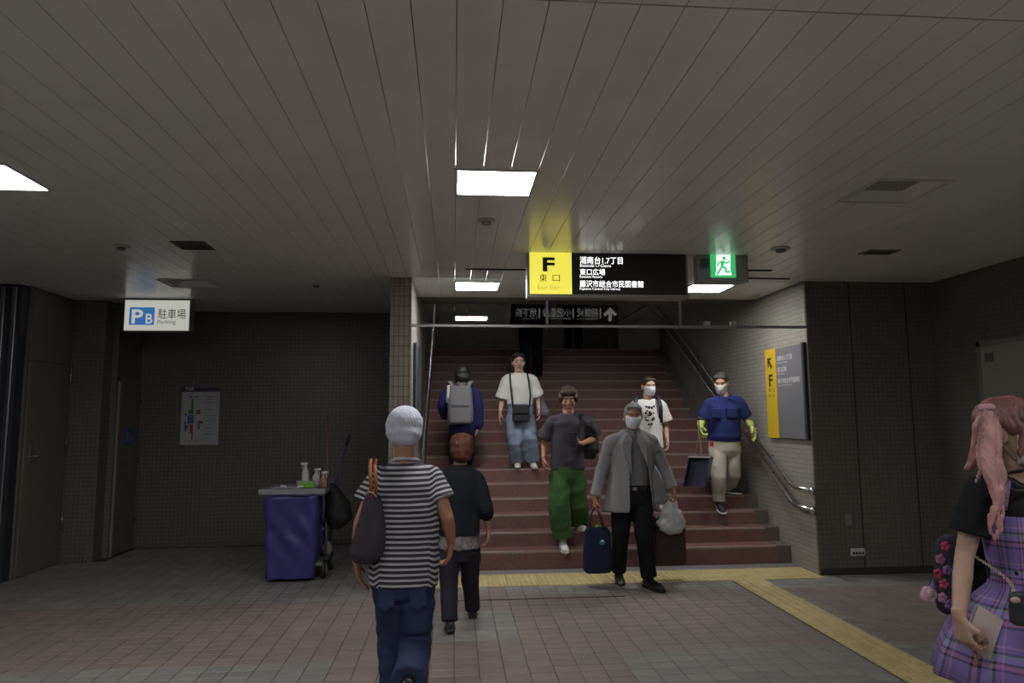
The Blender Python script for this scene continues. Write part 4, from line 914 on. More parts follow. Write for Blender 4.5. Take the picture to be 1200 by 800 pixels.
# blazer: back and side shell open at the front, sleeves, lapels
blz = cloth('blazer_grey', (.25, .252, .26))
def shell(ringsv, a0, a1, n=34, c0=None, disp=None):
    """open shell: per level (centre, a, b, start angle, end angle); angle 0 = viewer side, + to image right"""
    v, f = [], []
    for c, a, b, s0, s1 in ringsv:
        for i in range(n+1):
            th = math.radians(s0+(s1-s0)*i/n); v.append(c + V(a*math.sin(th), -b*math.cos(th), 0)*(1+.03*math.sin(th*7+c[2]*9)))
    for j in range(len(ringsv)-1):
        for i in range(n): f.append((j*(n+1)+i, j*(n+1)+i+1, (j+1)*(n+1)+i+1, (j+1)*(n+1)+i))
    return M().add(v, f)
nk = J['nk']; cz = lambda t, dx=0.: hp + (nk-hp)*t + V(dx, 0, 0)
rings = [(cz(-.22, -.035), .235, .17, 8, 300), (cz(-.02, -.02), .220, .165, 2, 305), (cz(.2, -.01), .205, .165, -1, 318), (cz(.45), .20, .16, -6, 328), (cz(.7), .205, .145, -14, 338), (cz(.84), .20, .125, -22, 352), (cz(.93), .16, .10, -28, 388-8), (cz(1.02), .085, .075, -36, 396)]
# the shell starts at the image right of the opening and runs round the back
rings = [(c, a, b, 360-s1 if False else s1-360, s0) for c, a, b, s0, s1 in rings]
rr = []
for (c, a, b, _, _), (g0, g1) in zip(rings, ((12, 62), (6, 54), (2, 44), (-1, 34), (-4, 26), (-8, 18), (-12, 14), (-14, 14))):
    rr.append((c, a, b, g1, 360+g0-16))
bz = part('blazer', shell(rr, 0, 0), blz, p, True); so = bz.modifiers.new('s', 'SOLIDIFY'); so.thickness = .008; so.offset = 0; sb = bz.modifiers.new('b', 'SUBSURF'); sb.levels = 1; sb.render_levels = 1
mb = M(); S, E, Wq = J['sl'], J['el'], J['wl']; 
for q in 'lr':
    S, E, Wq = J['s'+q], J['e'+q], J['w'+q]; mb = M(); mb.cap(nk+V((S-nk)[0]*.35, 0, -.025), .062, S, .072, 14); mb.cap(S, .070, E, .058, 14); mb.cap(E, .058, E+(Wq-E)*.8, .050, 14); mb.loft([E+(Wq-E)*.5, E+(Wq-E)*.97], [.053, .053], None, 14)
    sculpt('blazer_sleeve', mb, blz, p, .009, 4, lambda co: .005*noise3(co*V(1, 1, 1.6), 18, 44))
for pts in ([(736, 507, -.115), (729, 518, -.165), (731, 532, -.178), (741, 556, -.182), (739, 530, -.178), (741, 515, -.15)], [(748, 506, -.115), (757, 516, -.16), (758, 530, -.172), (760, 548, -.175), (752, 530, -.172), (747, 516, -.15)]):
    part('lapel', M().poly([W(a, b, Y+c_) for a, b, c_ in pts], (0, .008, 0)), blz, p)
for x in (738.5,): part('button', M().ell(W(x, 562, Y-.19), (.009, .005, .009)), black_m, p, True)
flap = M().poly([W(761, 560, Y-.10), W(768, 548, Y-.08), W(779, 570, Y-.02), W(786, 588, Y), W(776, 590, Y-.04), W(768, 580, Y-.07)], (.006, .012, 0)); part('blazer_flap', flap, blz, p)
shoe(p, J['al'], V(-.1, -1, 0), 10, shoe_b, sole_b, 1.0); shoe(p, J['ar'], V(.35, -1, 0), 0, shoe_b, sole_b, 1.05)
# bags
t = thing('tote_bag', W(700, 669, 6.33), 'navy fabric tote bag with a small teal emblem, hanging from the blazer sleeve', 'bag')
nav = cloth('tote_navy', (.018, .024, .052)); mb = M(); softbox(mb, W(700, 643.5, 6.33), RR, V(0, 0, 1), V(0, 1, 0), .275, .40, .15, .85, 3.6); sculpt('bag', mb, nav, t, .009, 4, lambda co: .006*noise3(co, 16, 5))
for dy in (-.05, .05):
    part('handle', M().tube([W(691, 622, 6.33+dy), W(692, 606, 6.33+dy*.8), W(695.5, 594, 6.33+dy*.3), W(699, 593, 6.33+dy*.3), W(704, 606, 6.33+dy*.8), W(708, 622, 6.33+dy)], .011, 8), mat('handle_brown', (.035, .022, .02), .5), t, True)
ec = W(706, 636, 6.235); part('emblem', M().ell(ec, (.028, .012, .018)), mat('emblem_teal', (.05, .26, .30), .5), t, True); part('emblem_top', M().ell(ec+V(.0, -.003, .016), (.018, .01, .011)), mat('emblem_white', (.5, .52, .5), .5), t, True)
part('green_item', M().tube([W(697, 619, 6.33), W(701, 615.5, 6.32), W(706, 618, 6.33)], .012), mat('item_green', (.18, .34, .06), .6), t, True)
t = thing('carrying_case', W(785, 664, 6.40), 'dark brown carrying case hanging below the white plastic bag', 'case')
part('case_body', M().bbox(W(768, 663, 6.42), W(803.5, 604, 6.42)+V(0, .12, 0), .015), mat('case_brown', (.038, .018, .014), .5), t); part('handle', M().tube([W(779, 605, 6.48), W(781, 594, 6.42), W(788, 585, 6.36), W(793, 594, 6.42), W(795, 605, 6.48)], .008), black_m, t, True)
part('clasp', M().bbox(W(784, 612, 6.415), W(788, 608, 6.42), .002), steel_d, t)
t = thing('plastic_bag', W(787, 625, 6.30), 'crumpled translucent white plastic bag held in the blazer hand', 'bag')
pb = mat('plastic_white', (.55, .57, .56), .3, spec=.5); pb.node_tree.nodes['Principled BSDF'].inputs['Transmission Weight'].default_value = .25
mb = M(); mb.loft([W(789, 583, 6.31), W(788, 590, 6.30), W(787, 600, 6.29), W(787, 612, 6.29), W(789, 620, 6.29), W(790, 625, 6.29)], [(.018, .018), (.05, .035), (.10, .06), (.138, .075), (.12, .065), (.05, .03)], RR, 20)
sculpt('bag', mb, pb, t, .008, 2, lambda co: .011*noise3(co, 34, 7)+.004*np.sin(np.arctan2(co[:, 1]-6.3, co[:, 0]-W(788, 600, 6.3)[0])*9)*np.clip((W(788, 612, 6.3)[2]-co[:, 2])*-4+.5, 0, 1))
part('knot_ear', M().cap(W(786, 584, 6.30), .014, W(780, 596, 6.27), .006), pb, t, True)

# ---------------------------------------------------------------- 7 person with graphic tee
Y = 7.8
J = joints(Y, hd=(760, 453), nk=(759, 469), sl=(744, 475), el=(738, 499, .03), wl=(740, 517, -.08), sr=(774, 474), er=(780, 498, .03), wr=(782, 514, -.05),
           hl=(753, 525), kl=(752, 562, -.05), al=(752, 596, .1), hr=(768, 525), kr=(771, 560, -.12), ar=(773, 590, -.1))
J['al'] = W(752, 585, step_y(4)+.1); J['al'][2] = step_z(4)+.085; J['ar'] = W(773, 592, step_y(3)+.12); J['ar'][2] = step_z(3)+.085
p = thing('person', (J['nk'][0], Y, step_z(3)), 'person in a white tee with black print and mask, behind the grey blazer', 'person')
m = M(); torso_skin(m, J, RR, .88); legs_skin(m, J, .85)
for q in 'lr': arm(m, J['s'+q], J['e'+q], J['w'+q], .82)
hand(m, J['wl'], V(.1, -.1, -1), V(1, 0, 0), V(0, -1, 0), .4, .9); hand(m, J['wr'], V(.02, -.1, -1), V(-1, 0, 0), V(0, -1, 0), .45, .9)
head(m, p, J['hd'], 188, 6, 0, .95, J['nk'], mask=True); sculpt('body', m, SK[1], p, .0065, 3)
hairdo(p, J['hd'], 188, 6, 0, .95, SHORT, mat('hair_dark_brown', (.04, .022, .015), .5, bump=.4, bscale=90))
shirt(p, J, RR, wt, [(.0, .165, .125, 0), (.3, .16, .12, 0), (.6, .165, .115, 0), (.86, .165, .10, 0), (1.0, .085, .07, 0)], .80, .112, .096, .007, 13, 52, .01, 'graphic_tee')
c = W(761.5, 488, Y-.15)
pr = M(); rg = np.random.default_rng(4)
for i in range(22):
    a = c + V(rg.uniform(-.055, .055), rg.uniform(-.003, .003), rg.uniform(-.13, .12)); pr.ell(a, (rg.uniform(.006, .018), .02, rg.uniform(.006, .02)), None, 8, 5)
o = part('print', pr, mat('print_black', (.03, .03, .032), .8), p, True); o['kind'] = 'stuff'
trousers(p, J, RR, ljm, (.15, .12), (.088, .078, .075), .10, (.96, .96), .006, 13, 54, .01, 'jeans')
shoe(p, J['al'], V(-.1, -1, 0), 0, white_sh, sole_w, .95); shoe(p, J['ar'], V(.1, -1, 0), 4, white_sh, sole_w, .95)
t = thing('backpack', W(760, 500, Y+.2), 'black backpack worn over the white printed tee', 'backpack')
mb = M(); softbox(mb, W(759, 488, Y+.21), RR, V(0, 0, 1), V(0, 1, 0), .28, .42, .15, .9, 3.6); sculpt('bag', mb, bb, t, .01, 3)
for x0_, x1_ in ((746, 743.5), (771.5, 774.5)):
    part('strap', M().loft([W(x0_, 470, Y+.14), W(x0_, 463.5, Y+.02), W(x0_+(x1_-x0_)*.3, 468, Y-.115), W(x1_, 480, Y-.13), W(x1_, 494, Y-.09), W(x1_, 500, Y+.1)], [(.024, .008)]*6, RR, 10), bb, t, True)

# ---------------------------------------------------------------- 8 cleaner in navy shirt
Y = 7.72
J = joints(Y, hd=(845, 449), nk=(848, 465), sl=(832, 472), el=(824, 492, .05), wl=(821, 499, -.16), sr=(865, 470), er=(874, 491, .05), wr=(880, 499, -.10),
           hl=(841, 524), kl=(842, 560, -.12), al=(843, 592, -.08), hr=(857, 524), kr=(860, 555, -.02), ar=(856, 577, .1))
J['al'] = W(843, 591, step_y(3)+.05); J['al'][2] = step_z(3)+.10; J['ar'] = W(856, 577, step_y(4)+.12); J['ar'][2] = step_z(4)+.085
p = thing('person', (J['nk'][0], Y, step_z(3)), 'cleaner in a navy work shirt, beige trousers and yellow-green gloves by the right handrail', 'person')
m = M(); torso_skin(m, J, RR, .95); legs_skin(m, J, .9)
for q in 'lr': arm(m, J['s'+q], J['e'+q], J['w'+q], .9)
for q, d, n_ in (('l', V(-.2, -.4, -.7), V(1, 0, 0)), ('r', V(.25, -.3, -.9), V(.2, -.1, -.6))): hand(m, J['w'+q], d, n_, V(0, -1, .1), .6, .9)
head(m, p, J['hd'], 150, 18, 0, 1.0, J['nk'], mask=True); sculpt('body', m, SK[0], p, .006, 3)
hairdo(p, J['hd'], 150, 18, 0, 1.0, SHORT, mat('hair_salt', (.05, .048, .048), .6, bump=.4, bscale=90))
glv = mat('glove_lime', (.42, .58, .12), .7, bump=.2)
for q, d, n_, cu in (('l', V(-.2, -.4, -.7), V(1, 0, 0), .9), ('r', V(.25, -.3, -.9), V(-.6, -.1, -.6), .35)):
    mb = M(); hand(mb, J['w'+q], d, n_, V(0, -1, .1), cu, 1.06, 1.22); mb.loft([J['w'+q]-nrm(d)*.055, J['w'+q]-nrm(d)*.0], [.042, .038], None, 14); sculpt('glove', mb, glv, p, .006, 2)
nvs = cloth('work_shirt_navy', (.022, .032, .13))
sh = shirt(p, J, RR, nvs, [(.12, .18, .135, 0), (.22, .188, .145, 0), (.5, .185, .14, 0), (.8, .185, .115, 0), (1.0, .09, .075, 0)], .85, .11, .09, .008, 13, 62, .01, 'work_shirt')
for x in (838, 857): part('chest_pocket', M().bbox(W(x-5, 490, Y-.155), W(x+5, 478, Y-.12), .008), nvs, sh)
for sx in (-1, 1): part('collar', M().poly([J['nk']+V(sx*.005, -.10, -.02), J['nk']+V(sx*.07, -.06, .03), J['nk']+V(sx*.075, -.09, -.03)], (0, .02, 0)), nvs, sh)
trousers(p, J, RR, cloth('trousers_beige', (.44, .41, .36), var=.06, vscale=6), (.178, .13), (.096, .080, .072), .12, (.97, .97), .008, 13, 63, .01)
part('red_tag', M().bbox(W(833, 523, Y-.15), W(835.5, 517, Y-.13), .003), mat('tag_red', (.45, .03, .03), .6), p)
snk = mat('sneaker_black', (.02, .02, .024), .5); shoe(p, J['al'], V(-.12, -1, 0), 12, snk, sole_w, 1.05); shoe(p, J['ar'], V(.25, -1, 0), 0, snk, sole_w, 1.0)
t = thing('dustpan', W(818, 572, 7.50), 'navy long-handled dustpan hanging from the yellow-green glove', 'dustpan')
c = W(818, 552, 7.50); Rd = nrm(V(.75, -.5, 0)); Ud = nrm(V(.25, 0, 1)); Dd = np.cross(Rd, Ud)
pan = M(); mt = np.stack([Rd, Dd, Ud], 1)
def bxl(m, a, b): 
    a, b = V(*a), V(*b); v = np.array([[x, y, z] for x in (a[0], b[0]) for y in (a[1], b[1]) for z in (a[2], b[2])]) @ mt.T + c
    return m.add(v, [(0, 1, 3, 2), (4, 6, 7, 5), (0, 4, 5, 1), (2, 3, 7, 6), (0, 2, 6, 4), (1, 5, 7, 3)])
npv = mat('pan_navy', (.02, .024, .07), .4)
bxl(pan, (-.115, -.06, -.17), (.115, -.05, .15)); bxl(pan, (-.12, -.06, -.17), (-.11, .06, .15)); bxl(pan, (.11, -.06, -.17), (.12, .06, .15)); bxl(pan, (-.12, -.06, .14), (.12, .06, .155)); part('pan', pan, npv, t)
part('edge_strip', bxl(M(), (-.122, -.063, .145), (.122, .065, .165)), mat('pan_edge', (.3, .27, .27), .5), t)
part('handle', M().tube([c+Ud*.15, W(822, 528, 7.53), W(819.5, 505, 7.48), W(818.5, 492, 7.46)], .009), mat('handle_wood', (.25, .16, .09), .5), t, True)
part('grip', M().tube([W(816, 489, 7.50), W(819, 490, 7.46), W(825, 491, 7.44)], .013), black_m, t, True)
part('wire', M().tube([c+Ud*.15-Rd*.06, W(817.5, 520, 7.5), W(818.5, 508, 7.47)], .004), steel_d, t, True)

# ---------------------------------------------------------------- 9 person in plaid dress
Y = 2.40; RG, FG, UG = axes(200)
J = joints(Y, hd=(1187, 507), nk=(1200, 562), sl=(1148, 572), el=(1130, 652, .02), wl=(1124, 722, -.14), sr=(1262, 583, .05), er=(1282, 660, .02), wr=(1272, 725, -.15),
           hl=(1178, 740), kl=(1176, 870), al=(1172, 985), hr=(1232, 740), kr=(1236, 870), ar=(1238, 985))
for q in 'lr': J['k'+q][2] = .46; J['a'+q][2] = .085
RG = nrm(V(1, .12, 0)); 
p = thing('person', (J['nk'][0], Y, 0), 'person with long pink twin tails, mask, black top and purple plaid pinafore dress', 'person')
m = M(); torso_skin(m, J, RG, .85); legs_skin(m, J, .85)
for q in 'lr': arm(m, J['s'+q], J['e'+q], J['w'+q], .84)
hand(m, J['wl'], V(.05, -.2, -1), V(1, .1, 0), V(.2, -1, 0), 1.0, .88); hand(m, J['wr'], V(-.5, -.6, -.3), V(0, 0, -1), V(0, -1, 0), .5, .92)
PH, BH = head(m, p, J['hd'], 212, 6, 0, 1.05, J['nk'], mask=True); sculpt('body', m, SK[3], p, .0055, 3)
pink = mat('hair_pink', (.36, .185, .185), .45, bump=.5, bscale=70, var=.35, vscale=18)
hairdo(p, J['hd'], 212, 6, 0, 1.05, [('e', (0, -.020, .040), (.087, .104, .090)), ('e', (0, -.045, -.01), (.082, .068, .07)), ('c', (-.045, .058, .080), .022, (.045, .058, .080), .022), ('c', (.070, .06, .05), .018, (.080, .05, -.07), .009), ('c', (-.070, .06, .05), .018, (-.080, .05, -.07), .009), ('e', (.06, .01, .04), (.034, .05, .05)), ('e', (-.06, .01, .04), (.034, .05, .05))], mat('hair_pink_root', (.19, .085, .08), .5, bump=.5, bscale=70, var=.5, vscale=14), amp=.003)
part('hair_tie', M().ell(W(1155, 478, Y-.05), (.026, .022, .016)).ell(W(1160, 477, Y-.07), (.018, .018, .014)), cloth('scrunchie_pink', (.48, .28, .33)), p, True)
def lock(pts, rad, sd):
    mb = M(); mb.loft([W(a, b, Y+c_) for a, b, c_ in pts], rad, V(1, 0, 0), 12)
    return sculpt('hair_tail', mb, pink, p, .006, 3, lambda co: .003*np.sin(co[:, 0]*500+noise3(co, 30, sd)*3))
lock([(1157, 480, -.05), (1150, 500, -.03), (1147, 525, .0), (1140, 542, .03), (1130, 552, .05)], [(.022, .02), (.028, .024), (.026, .022), (.018, .016), (.008, .007)], 1)
lock([(1158, 480, -.06), (1160, 510, -.09), (1157, 540, -.14), (1163, 565, -.18), (1170, 588, -.2), (1162, 605, -.2), (1160, 620, -.2), (1168, 636, -.2)], [(.020, .018), (.026, .020), (.025, .020), (.020, .016), (.015, .013), (.011, .010), (.008, .007), (.004, .004)], 2)
lock([(1160, 480, -.05), (1168, 505, -.09), (1168, 535, -.13), (1176, 560, -.17), (1168, 580, -.19), (1175, 598, -.2), (1172, 616, -.2), (1164, 630, -.2)], [(.016, .014), (.018, .015), (.016, .014), (.013, .011), (.010, .009), (.008, .007), (.006, .005), (.003, .003)], 5)
lock([(1156, 480, -.04), (1152, 505, -.05), (1148, 530, -.06), (1150, 552, -.1), (1143, 566, -.12)], [(.014, .012), (.016, .013), (.014, .012), (.009, .008), (.004, .004)], 6)
lock([(1166, 520, -.1), (1166, 550, -.15), (1172, 575, -.19), (1168, 600, -.2), (1172, 620, -.2), (1166, 634, -.2)], [(.02, .016), (.022, .018), (.018, .014), (.012, .01), (.009, .008), (.004, .004)], 3)
lock([(1245, 480, -.0), (1252, 520, -.02), (1250, 560, -.08), (1244, 600, -.12), (1250, 640, -.12)], [(.022, .02), (.036, .03), (.034, .026), (.022, .02), (.006, .006)], 4)
btop = cloth('top_black', (.012, .012, .014))
shirt(p, J, RG, btop, [(.3, .125, .10, 0), (.6, .14, .105, 0), (.82, .145, .095, 0), (.93, .10, .07, 0), (.98, .06, .05, 0)], .66, .082, .064, .004, 16, 72, .0075, 'black_top', yoke=.050)
part('choker', M().torus(J['nk']+V(-.005, -.02, .03), .062, .005, (0, .25, 1), 24, 8), black_m, p, True)
part('neck_strap', M().tube([W(1180, 558, Y-.06), W(1192, 568, Y-.1), W(1204, 572, Y-.11), W(1216, 568, Y-.1)], .005).tube([W(1176, 566, Y-.07), W(1190, 575, Y-.1), W(1204, 574, Y-.11)], .004), black_m, p, True)
pl = plaid('plaid_purple'); hp = (J['hl']+J['hr'])/2; nk = J['nk']
def dress_mesh():
    lv = [(.775, .150, .118), (.62, .148, .118), (.45, .132, .110), (.34, .128, .108), (.30, .130, .110), (.22, .175, .15), (.12, .235, .19), (.0, .275, .225), (-.13, .303, .25), (-.27, .325, .265)]
    v, f = [], []; n = 96
    for t, a, b in lv:
        c = hp+(nk-hp)*t; pl_ = max(0, .32-t)*.045
        for i in range(n): th = 2*math.pi*i/n; k_ = 1+pl_*(abs(((th*11/math.pi) % 2)-1)*2-1)*1.2; v.append(c + RG*a*k_*math.cos(th) + np.cross(V(0, 0, 1), RG)*b*k_*math.sin(th))
    for j in range(len(lv)-1):
        for i in range(n): f.append((j*n+i, j*n+(i+1) % n, (j+1)*n+(i+1) % n, (j+1)*n+i))
    return M().add(v, f), lv, n
dm_, lv, n = dress_mesh(); dr = part('plaid_dress', dm_, pl, p, True)
me = dr.data; co = np.concatenate(dm_.v); cc = hp; Rx = (co-cc) @ RG; Ry = (co-cc) @ np.cross(V(0, 0, 1), RG)
ua = me.attributes.new('u', 'FLOAT', 'POINT'); ua.data.foreach_set('value', (np.arctan2(Ry, Rx)*.24+3).astype(np.float32))
va = me.attributes.new('v', 'FLOAT', 'POINT'); va.data.foreach_set('value', (co[:, 2]+1).astype(np.float32))
so = dr.modifiers.new('s', 'SOLIDIFY'); so.thickness = .004
for xa, xb in ((1176, 1178), (1234, 1232)):
    st_ = part('dress_strap', M().loft([W(xa, 596, Y-.125), W(xb, 572, Y-.11), W(xb+1, 562, Y-.04), W(xb+1, 566, Y+.06), W(xa, 600, Y+.11)], [(.016, .004)]*5, RG, 8), pl, p, True)
    for k_ in 'uv': a = st_.data.attributes.new(k_, 'FLOAT', 'POINT'); a.data.foreach_set('value', np.concatenate([[q[2] if k_ == 'v' else .05] for q in [vv.co for vv in st_.data.vertices]]).astype(np.float32)+1)
for q, fx in (('l', -.05), ('r', .05)): shoe(p, J['a'+q], V(fx, -1, 0), 0, shoe_b, sole_b, .9)
for q in 'lr': part('sock', M().cap(J['a'+q], .04, J['a'+q]*.3+J['k'+q]*.7, .055), cloth('sock_black', (.02, .02, .022)), p, True)
t = thing('wallet', W(1144, 742, 2.1), 'white leather wallet case held at the side of the plaid dress', 'wallet')
c = W(1151, 740, 2.265); Rw = nrm(V(.78, -.1, -.5)); Uw = nrm(V(.5, .1, .85)); Dw = np.cross(Rw, Uw); mt = np.stack([Rw, Dw, Uw], 1)
wc = mat('wallet_white', (.44, .36, .34), .45)
part('cover', bxl(M(), (-.045, -.008, -.07), (.045, -.004, .07)), wc, t); part('cover', bxl(M(), (-.045, .006, -.07), (.045, .010, .07)), wc, t); part('inner', bxl(M(), (-.041, -.004, -.066), (.041, .006, .066)), mat('wallet_inner', (.3, .27, .27), .6), t)
part('strap_tail', M().tube([c-Uw*.07, c-Uw*.09+Rw*.01, c-Uw*.1+Rw*.03], .004), mat('gold', (.5, .36, .15), .3, metal=1), t, True)
t = thing('backpack', W(1108, 715, Y+.2), 'dark floral backpack behind the arm of the plaid dress', 'backpack')
flo = cloth('floral_dark', (.035, .032, .045), var=.6, vscale=30); c = W(1146, 672, Y+.22)
mb = M(); softbox(mb, c, RG, V(0, 0, 1), V(0, 1, 0), .36, .30, .16, .92, 3.); sculpt('bag', mb, flo, t, .009, 4, lambda co: .006*noise3(co, 22, 8))
rg = np.random.default_rng(9)
for i in range(7):
    a = W(*[(1108, 640), (1102, 655), (1110, 668), (1106, 684), (1104, 700), (1112, 708), (1099, 672)][i], Y+.16); fm_ = mat('flower_'+'rpm'[i % 3], [(.42, .06, .12), (.36, .16, .24), (.22, .10, .3)][i % 3], .8)
    fl_ = M()
    for k_ in range(5): b = a + V(.011*math.cos(k_*1.257), 0, .011*math.sin(k_*1.257)); fl_.ell(b, (.009, .006, .009), None, 8, 5)
    part('flower', fl_, fm_, t, True)
for sx in (-1, 1):
    part('strap', M().loft([J['s'+('l' if sx < 0 else 'r')]*.55+nk*.45+V(0, .13, .0), J['s'+('l' if sx < 0 else 'r')]*.55+nk*.45+V(0, .02, .065), J['s'+('l' if sx < 0 else 'r')]*.75+nk*.25+V(0, -.02, .035), J['s'+('l' if sx < 0 else 'r')]*.95+nk*.05+V(0, -.075, -.06)], [(.012, .004)]*4, V(1, 0, 0), 8), bb, t, True)
t = thing('pompom_charm', W(1088, 695, Y+.12), 'fluffy pink and white pompom charm hanging from the floral backpack', 'charm')
a = W(1088, 696, Y+.12); pm = M()
for i in range(26): u_ = nrm(rg.normal(size=3)); pm.ell(a+u_*.018, (.014, .014, .014), None, 8, 5)
sculpt('pompom', pm, cloth('pom_pink', (.52, .34, .40), var=.3, vscale=60), t, .004, 1, lambda co: .003*noise3(co, 300, 3)); part('ear', M().ell(a+V(.012, -.01, .03), (.01, .007, .014)), mat('pom_purple', (.22, .12, .36), .8), t, True); part('cord', M().tube([a+V(0, 0, .02), W(1094, 672, Y+.14), W(1108, 668, Y+.2)], .002), black_m, t, True)
t = thing('crossbody_bag', W(1192, 722, Y-.25), 'small black bag on a pale gold chain across the plaid dress', 'bag')
cb = W(1200, 712, Y-.27); mb = M(); softbox(mb, cb, RG, V(0, 0, 1), V(0, 1, 0), .10, .10, .05, .95, 3.5); sculpt('bag', mb, bb, t, .006, 3); part('clasp', M().ell(W(1190, 703, Y-.31), (.016, .008, .01)), mat('clasp_pink', (.4, .25, .25), .4), t, True)
ch = M(); a, b = W(1141, 651, Y-.07), W(1187, 698, Y-.26)
nl = 26
for i in range(nl):
    q = a+(b-a)*(i+.5)/nl; q[1] -= .06*math.sin(math.pi*(i+.5)/nl); ax = nrm(np.cross(b-a, V(0, 1, 0) if i % 2 else V(1, 0, .3))); ch.torus(q, .0045, .0014, ax, 8, 5)
o = part('chain', ch, mat('chain_pale', (.55, .45, .33), .3, metal=1), t, True); o['kind'] = 'stuff'

# ---------------------------------------------------------------- dark figures at the top of the stairs
def dark_person(Y, xs_, zf, lab, seed, w_=1.):
    xc = (W(xs_, 400, Y))[0]; z = zf; J = {}
    for q, s in (('l', -1), ('r', 1)):
        J['h'+q] = V(xc+s*.09, Y, z+.88); J['k'+q] = V(xc+s*.10, Y+.05*s, z+.48); J['a'+q] = V(xc+s*.11, Y+.10*s, z+.085)
        J['s'+q] = V(xc+s*.17, Y, z+1.34); J['e'+q] = V(xc+s*.23, Y, z+1.08); J['w'+q] = V(xc+s*.24, Y+.05, z+.86)
    J['nk'] = V(xc, Y, z+1.40); J['hd'] = V(xc, Y+.02, z+1.56)
    p = thing('person', (xc, Y, z), lab, 'person'); m = M(); torso_skin(m, J, V(1, 0, 0), .95); legs_skin(m, J, .95)
    for q in 'lr': arm(m, J['s'+q], J['e'+q], J['w'+q], .9); hand(m, J['w'+q], V(0, .1, -1), V(1 if q == 'l' else -1, 0, 0), V(0, 1, 0), .4, .95)
    head(m, p, J['hd'], 0, 5, 0, .95, J['nk']); sculpt('body', m, SK[0], p, .008, 3); hairdo(p, J['hd'], 0, 5, 0, .97, SHORT, hair_b, voxel=.009)
    shirt(p, J, V(1, 0, 0), cloth('coat_dark', (.014, .015, .02)), [(-.02, .18*w_, .13, 0), (.3, .175*w_, .13, 0), (.6, .17*w_, .12, 0), (.86, .17, .10, 0), (1.0, .085, .07, 0)], 1.85, .11, .085, .006, 12, seed, .012, 'dark_jacket')
    trousers(p, J, V(1, 0, 0), cloth('trousers_night', (.014, .016, .024)), (.16, .125), (.10, .085, .08), .1, (1, 1), .006, 12, seed+1, .012)
    for q in 'lr': shoe(p, J['a'+q], V(0, 1, 0), 0, shoe_b, sole_b)
    return p
n_ = 14; dark_person(step_y(n_)+.13, 622, step_z(n_), 'person in dark clothes high on the stairs above the white tee', 81, 1.25)
dark_person(TOPY+.75, 672, TOPZ, 'person in dark clothes standing on the unlit upper landing', 85)

# ================================================================== janitor cart
CY = 6.80
ct = thing('janitor_cart', W(345, 683, CY), 'janitor cart with blue vinyl bag, grey lid tray and hanging black bag', 'cart')
gl_m = mat('cart_grey', (.27, .28, .31), .5, bump=.03); blu = mat('vinyl_blue', (.050, .048, .21), .38, bump=.05, bscale=20); cfr = mat('cart_frame', (.14, .15, .16), .4)
a = W(304, 576, CY); b = W(378, 566, CY); xa, xb = a[0], b[0]+.02; zt = a[2]
lid = M().bbox((xa, CY, zt-.045), (xb, CY+.62, zt+.01), .012); part('lid_tray', lid, gl_m, ct)
rim = M().bbox((xa-.008, CY-.012, zt-.03), (xb+.008, CY+.0, zt+.022), .005).bbox((xb-.004, CY-.008, zt-.03), (xb+.008, CY+.63, zt+.022), .005).bbox((xa-.008, CY-.008, zt-.03), (xa+.004, CY+.63, zt+.022), .005); part('rim', rim, gl_m, ct)
for i in (332, 352): q = W(i, 570, CY-.014); part('label_plate', M().bbox(q+V(-.03, -.002, -.012), q+V(.03, .002, .012), .002), mat('label_pale', (.45, .46, .47), .4), ct)
part('lid_flap', M().bbox((xa+.10, CY+.06, zt+.008), (xa+.42, CY+.36, zt+.035), .012), gl_m, ct)
# blue bag: open topped fabric box with sagging folds
x0_, x1_ = W(309, 600, CY)[0], W(371, 600, CY)[0]; zb_ = W(340, 679, CY)[2]
mb = M(); P_, Q_ = [], []
for i in range(10):
    t_ = i/9; P_.append(((x0_+x1_)/2+.01*(1-t_), CY+.135, zb_+(zt-.05-zb_)*t_)); q_ = .93+.07*t_; Q_.append(((x1_-x0_)/2*q_*(.97 if i == 0 else 1), .165*(.85+.15*t_)))
mb.loft(P_, Q_, V(1, 0, 0), 40, 7)
def bagd(co):
    u_ = (co[:, 0]-x0_)/(x1_-x0_); t_ = (co[:, 2]-zb_)/(zt-zb_); return .013*np.sin(u_*10+2.6*np.sin(t_*3.2+u_*2.5))*(.5+.5*t_) + .012*noise3(co*V(1, 1, .5), 17, 5) + .009*np.sin((u_*.8+t_)*17)*np.exp(-((t_-.5)/.3)**2)
bl = sculpt('vinyl_bag', mb, blu, ct, .010, 3, bagd)
# frame, shelves, rear part
xr0, xr1 = x0_+.02, xb-.03
for x in (xr0, xr1):
    for y in (CY+.31, CY+.58): part('post', M().tube([(x, y, .10), (x, y, zt-.04)], .013), cfr, ct, True)
part('base_deck', M().bbox((xr0-.01, CY+.05, .13), (xr1+.02, CY+.62, .165), .01), cfr, ct)
part('shelf', M().bbox((xr0, CY+.34, .42), (xr1+.01, CY+.61, .44), .006), gl_m, ct)
for zz in (.22, .27, .32): part('shelf_bar', M().tube([(xr1+.01, CY+.30, zz), (xr1+.01, CY+.60, zz)], .006), steel_d, ct, True)
for (x, y, r) in ((xr1+.015, CY+.16, .085), (xr0+.0, CY+.16, .055), (xr1+.015, CY+.54, .085), (xr0, CY+.54, .055)):
    wv = part('wheel', M().loft([(x-.02, y, r), (x-.016, y, r), (x+.016, y, r), (x+.02, y, r)], [r*.8, r, r, r*.8], V(0, 1, 0), 28), black_m, ct, True)
    part('hub', M().loft([(x-.024, y, r), (x+.024, y, r)], [r*.52]*2, V(0, 1, 0), 20), mat('hub_pale', (.42, .41, .36), .5), wv, True); part('fork', M().bbox((x-.012, y-.012, r), (x+.012, y+.012, .14), .003), cfr, wv)
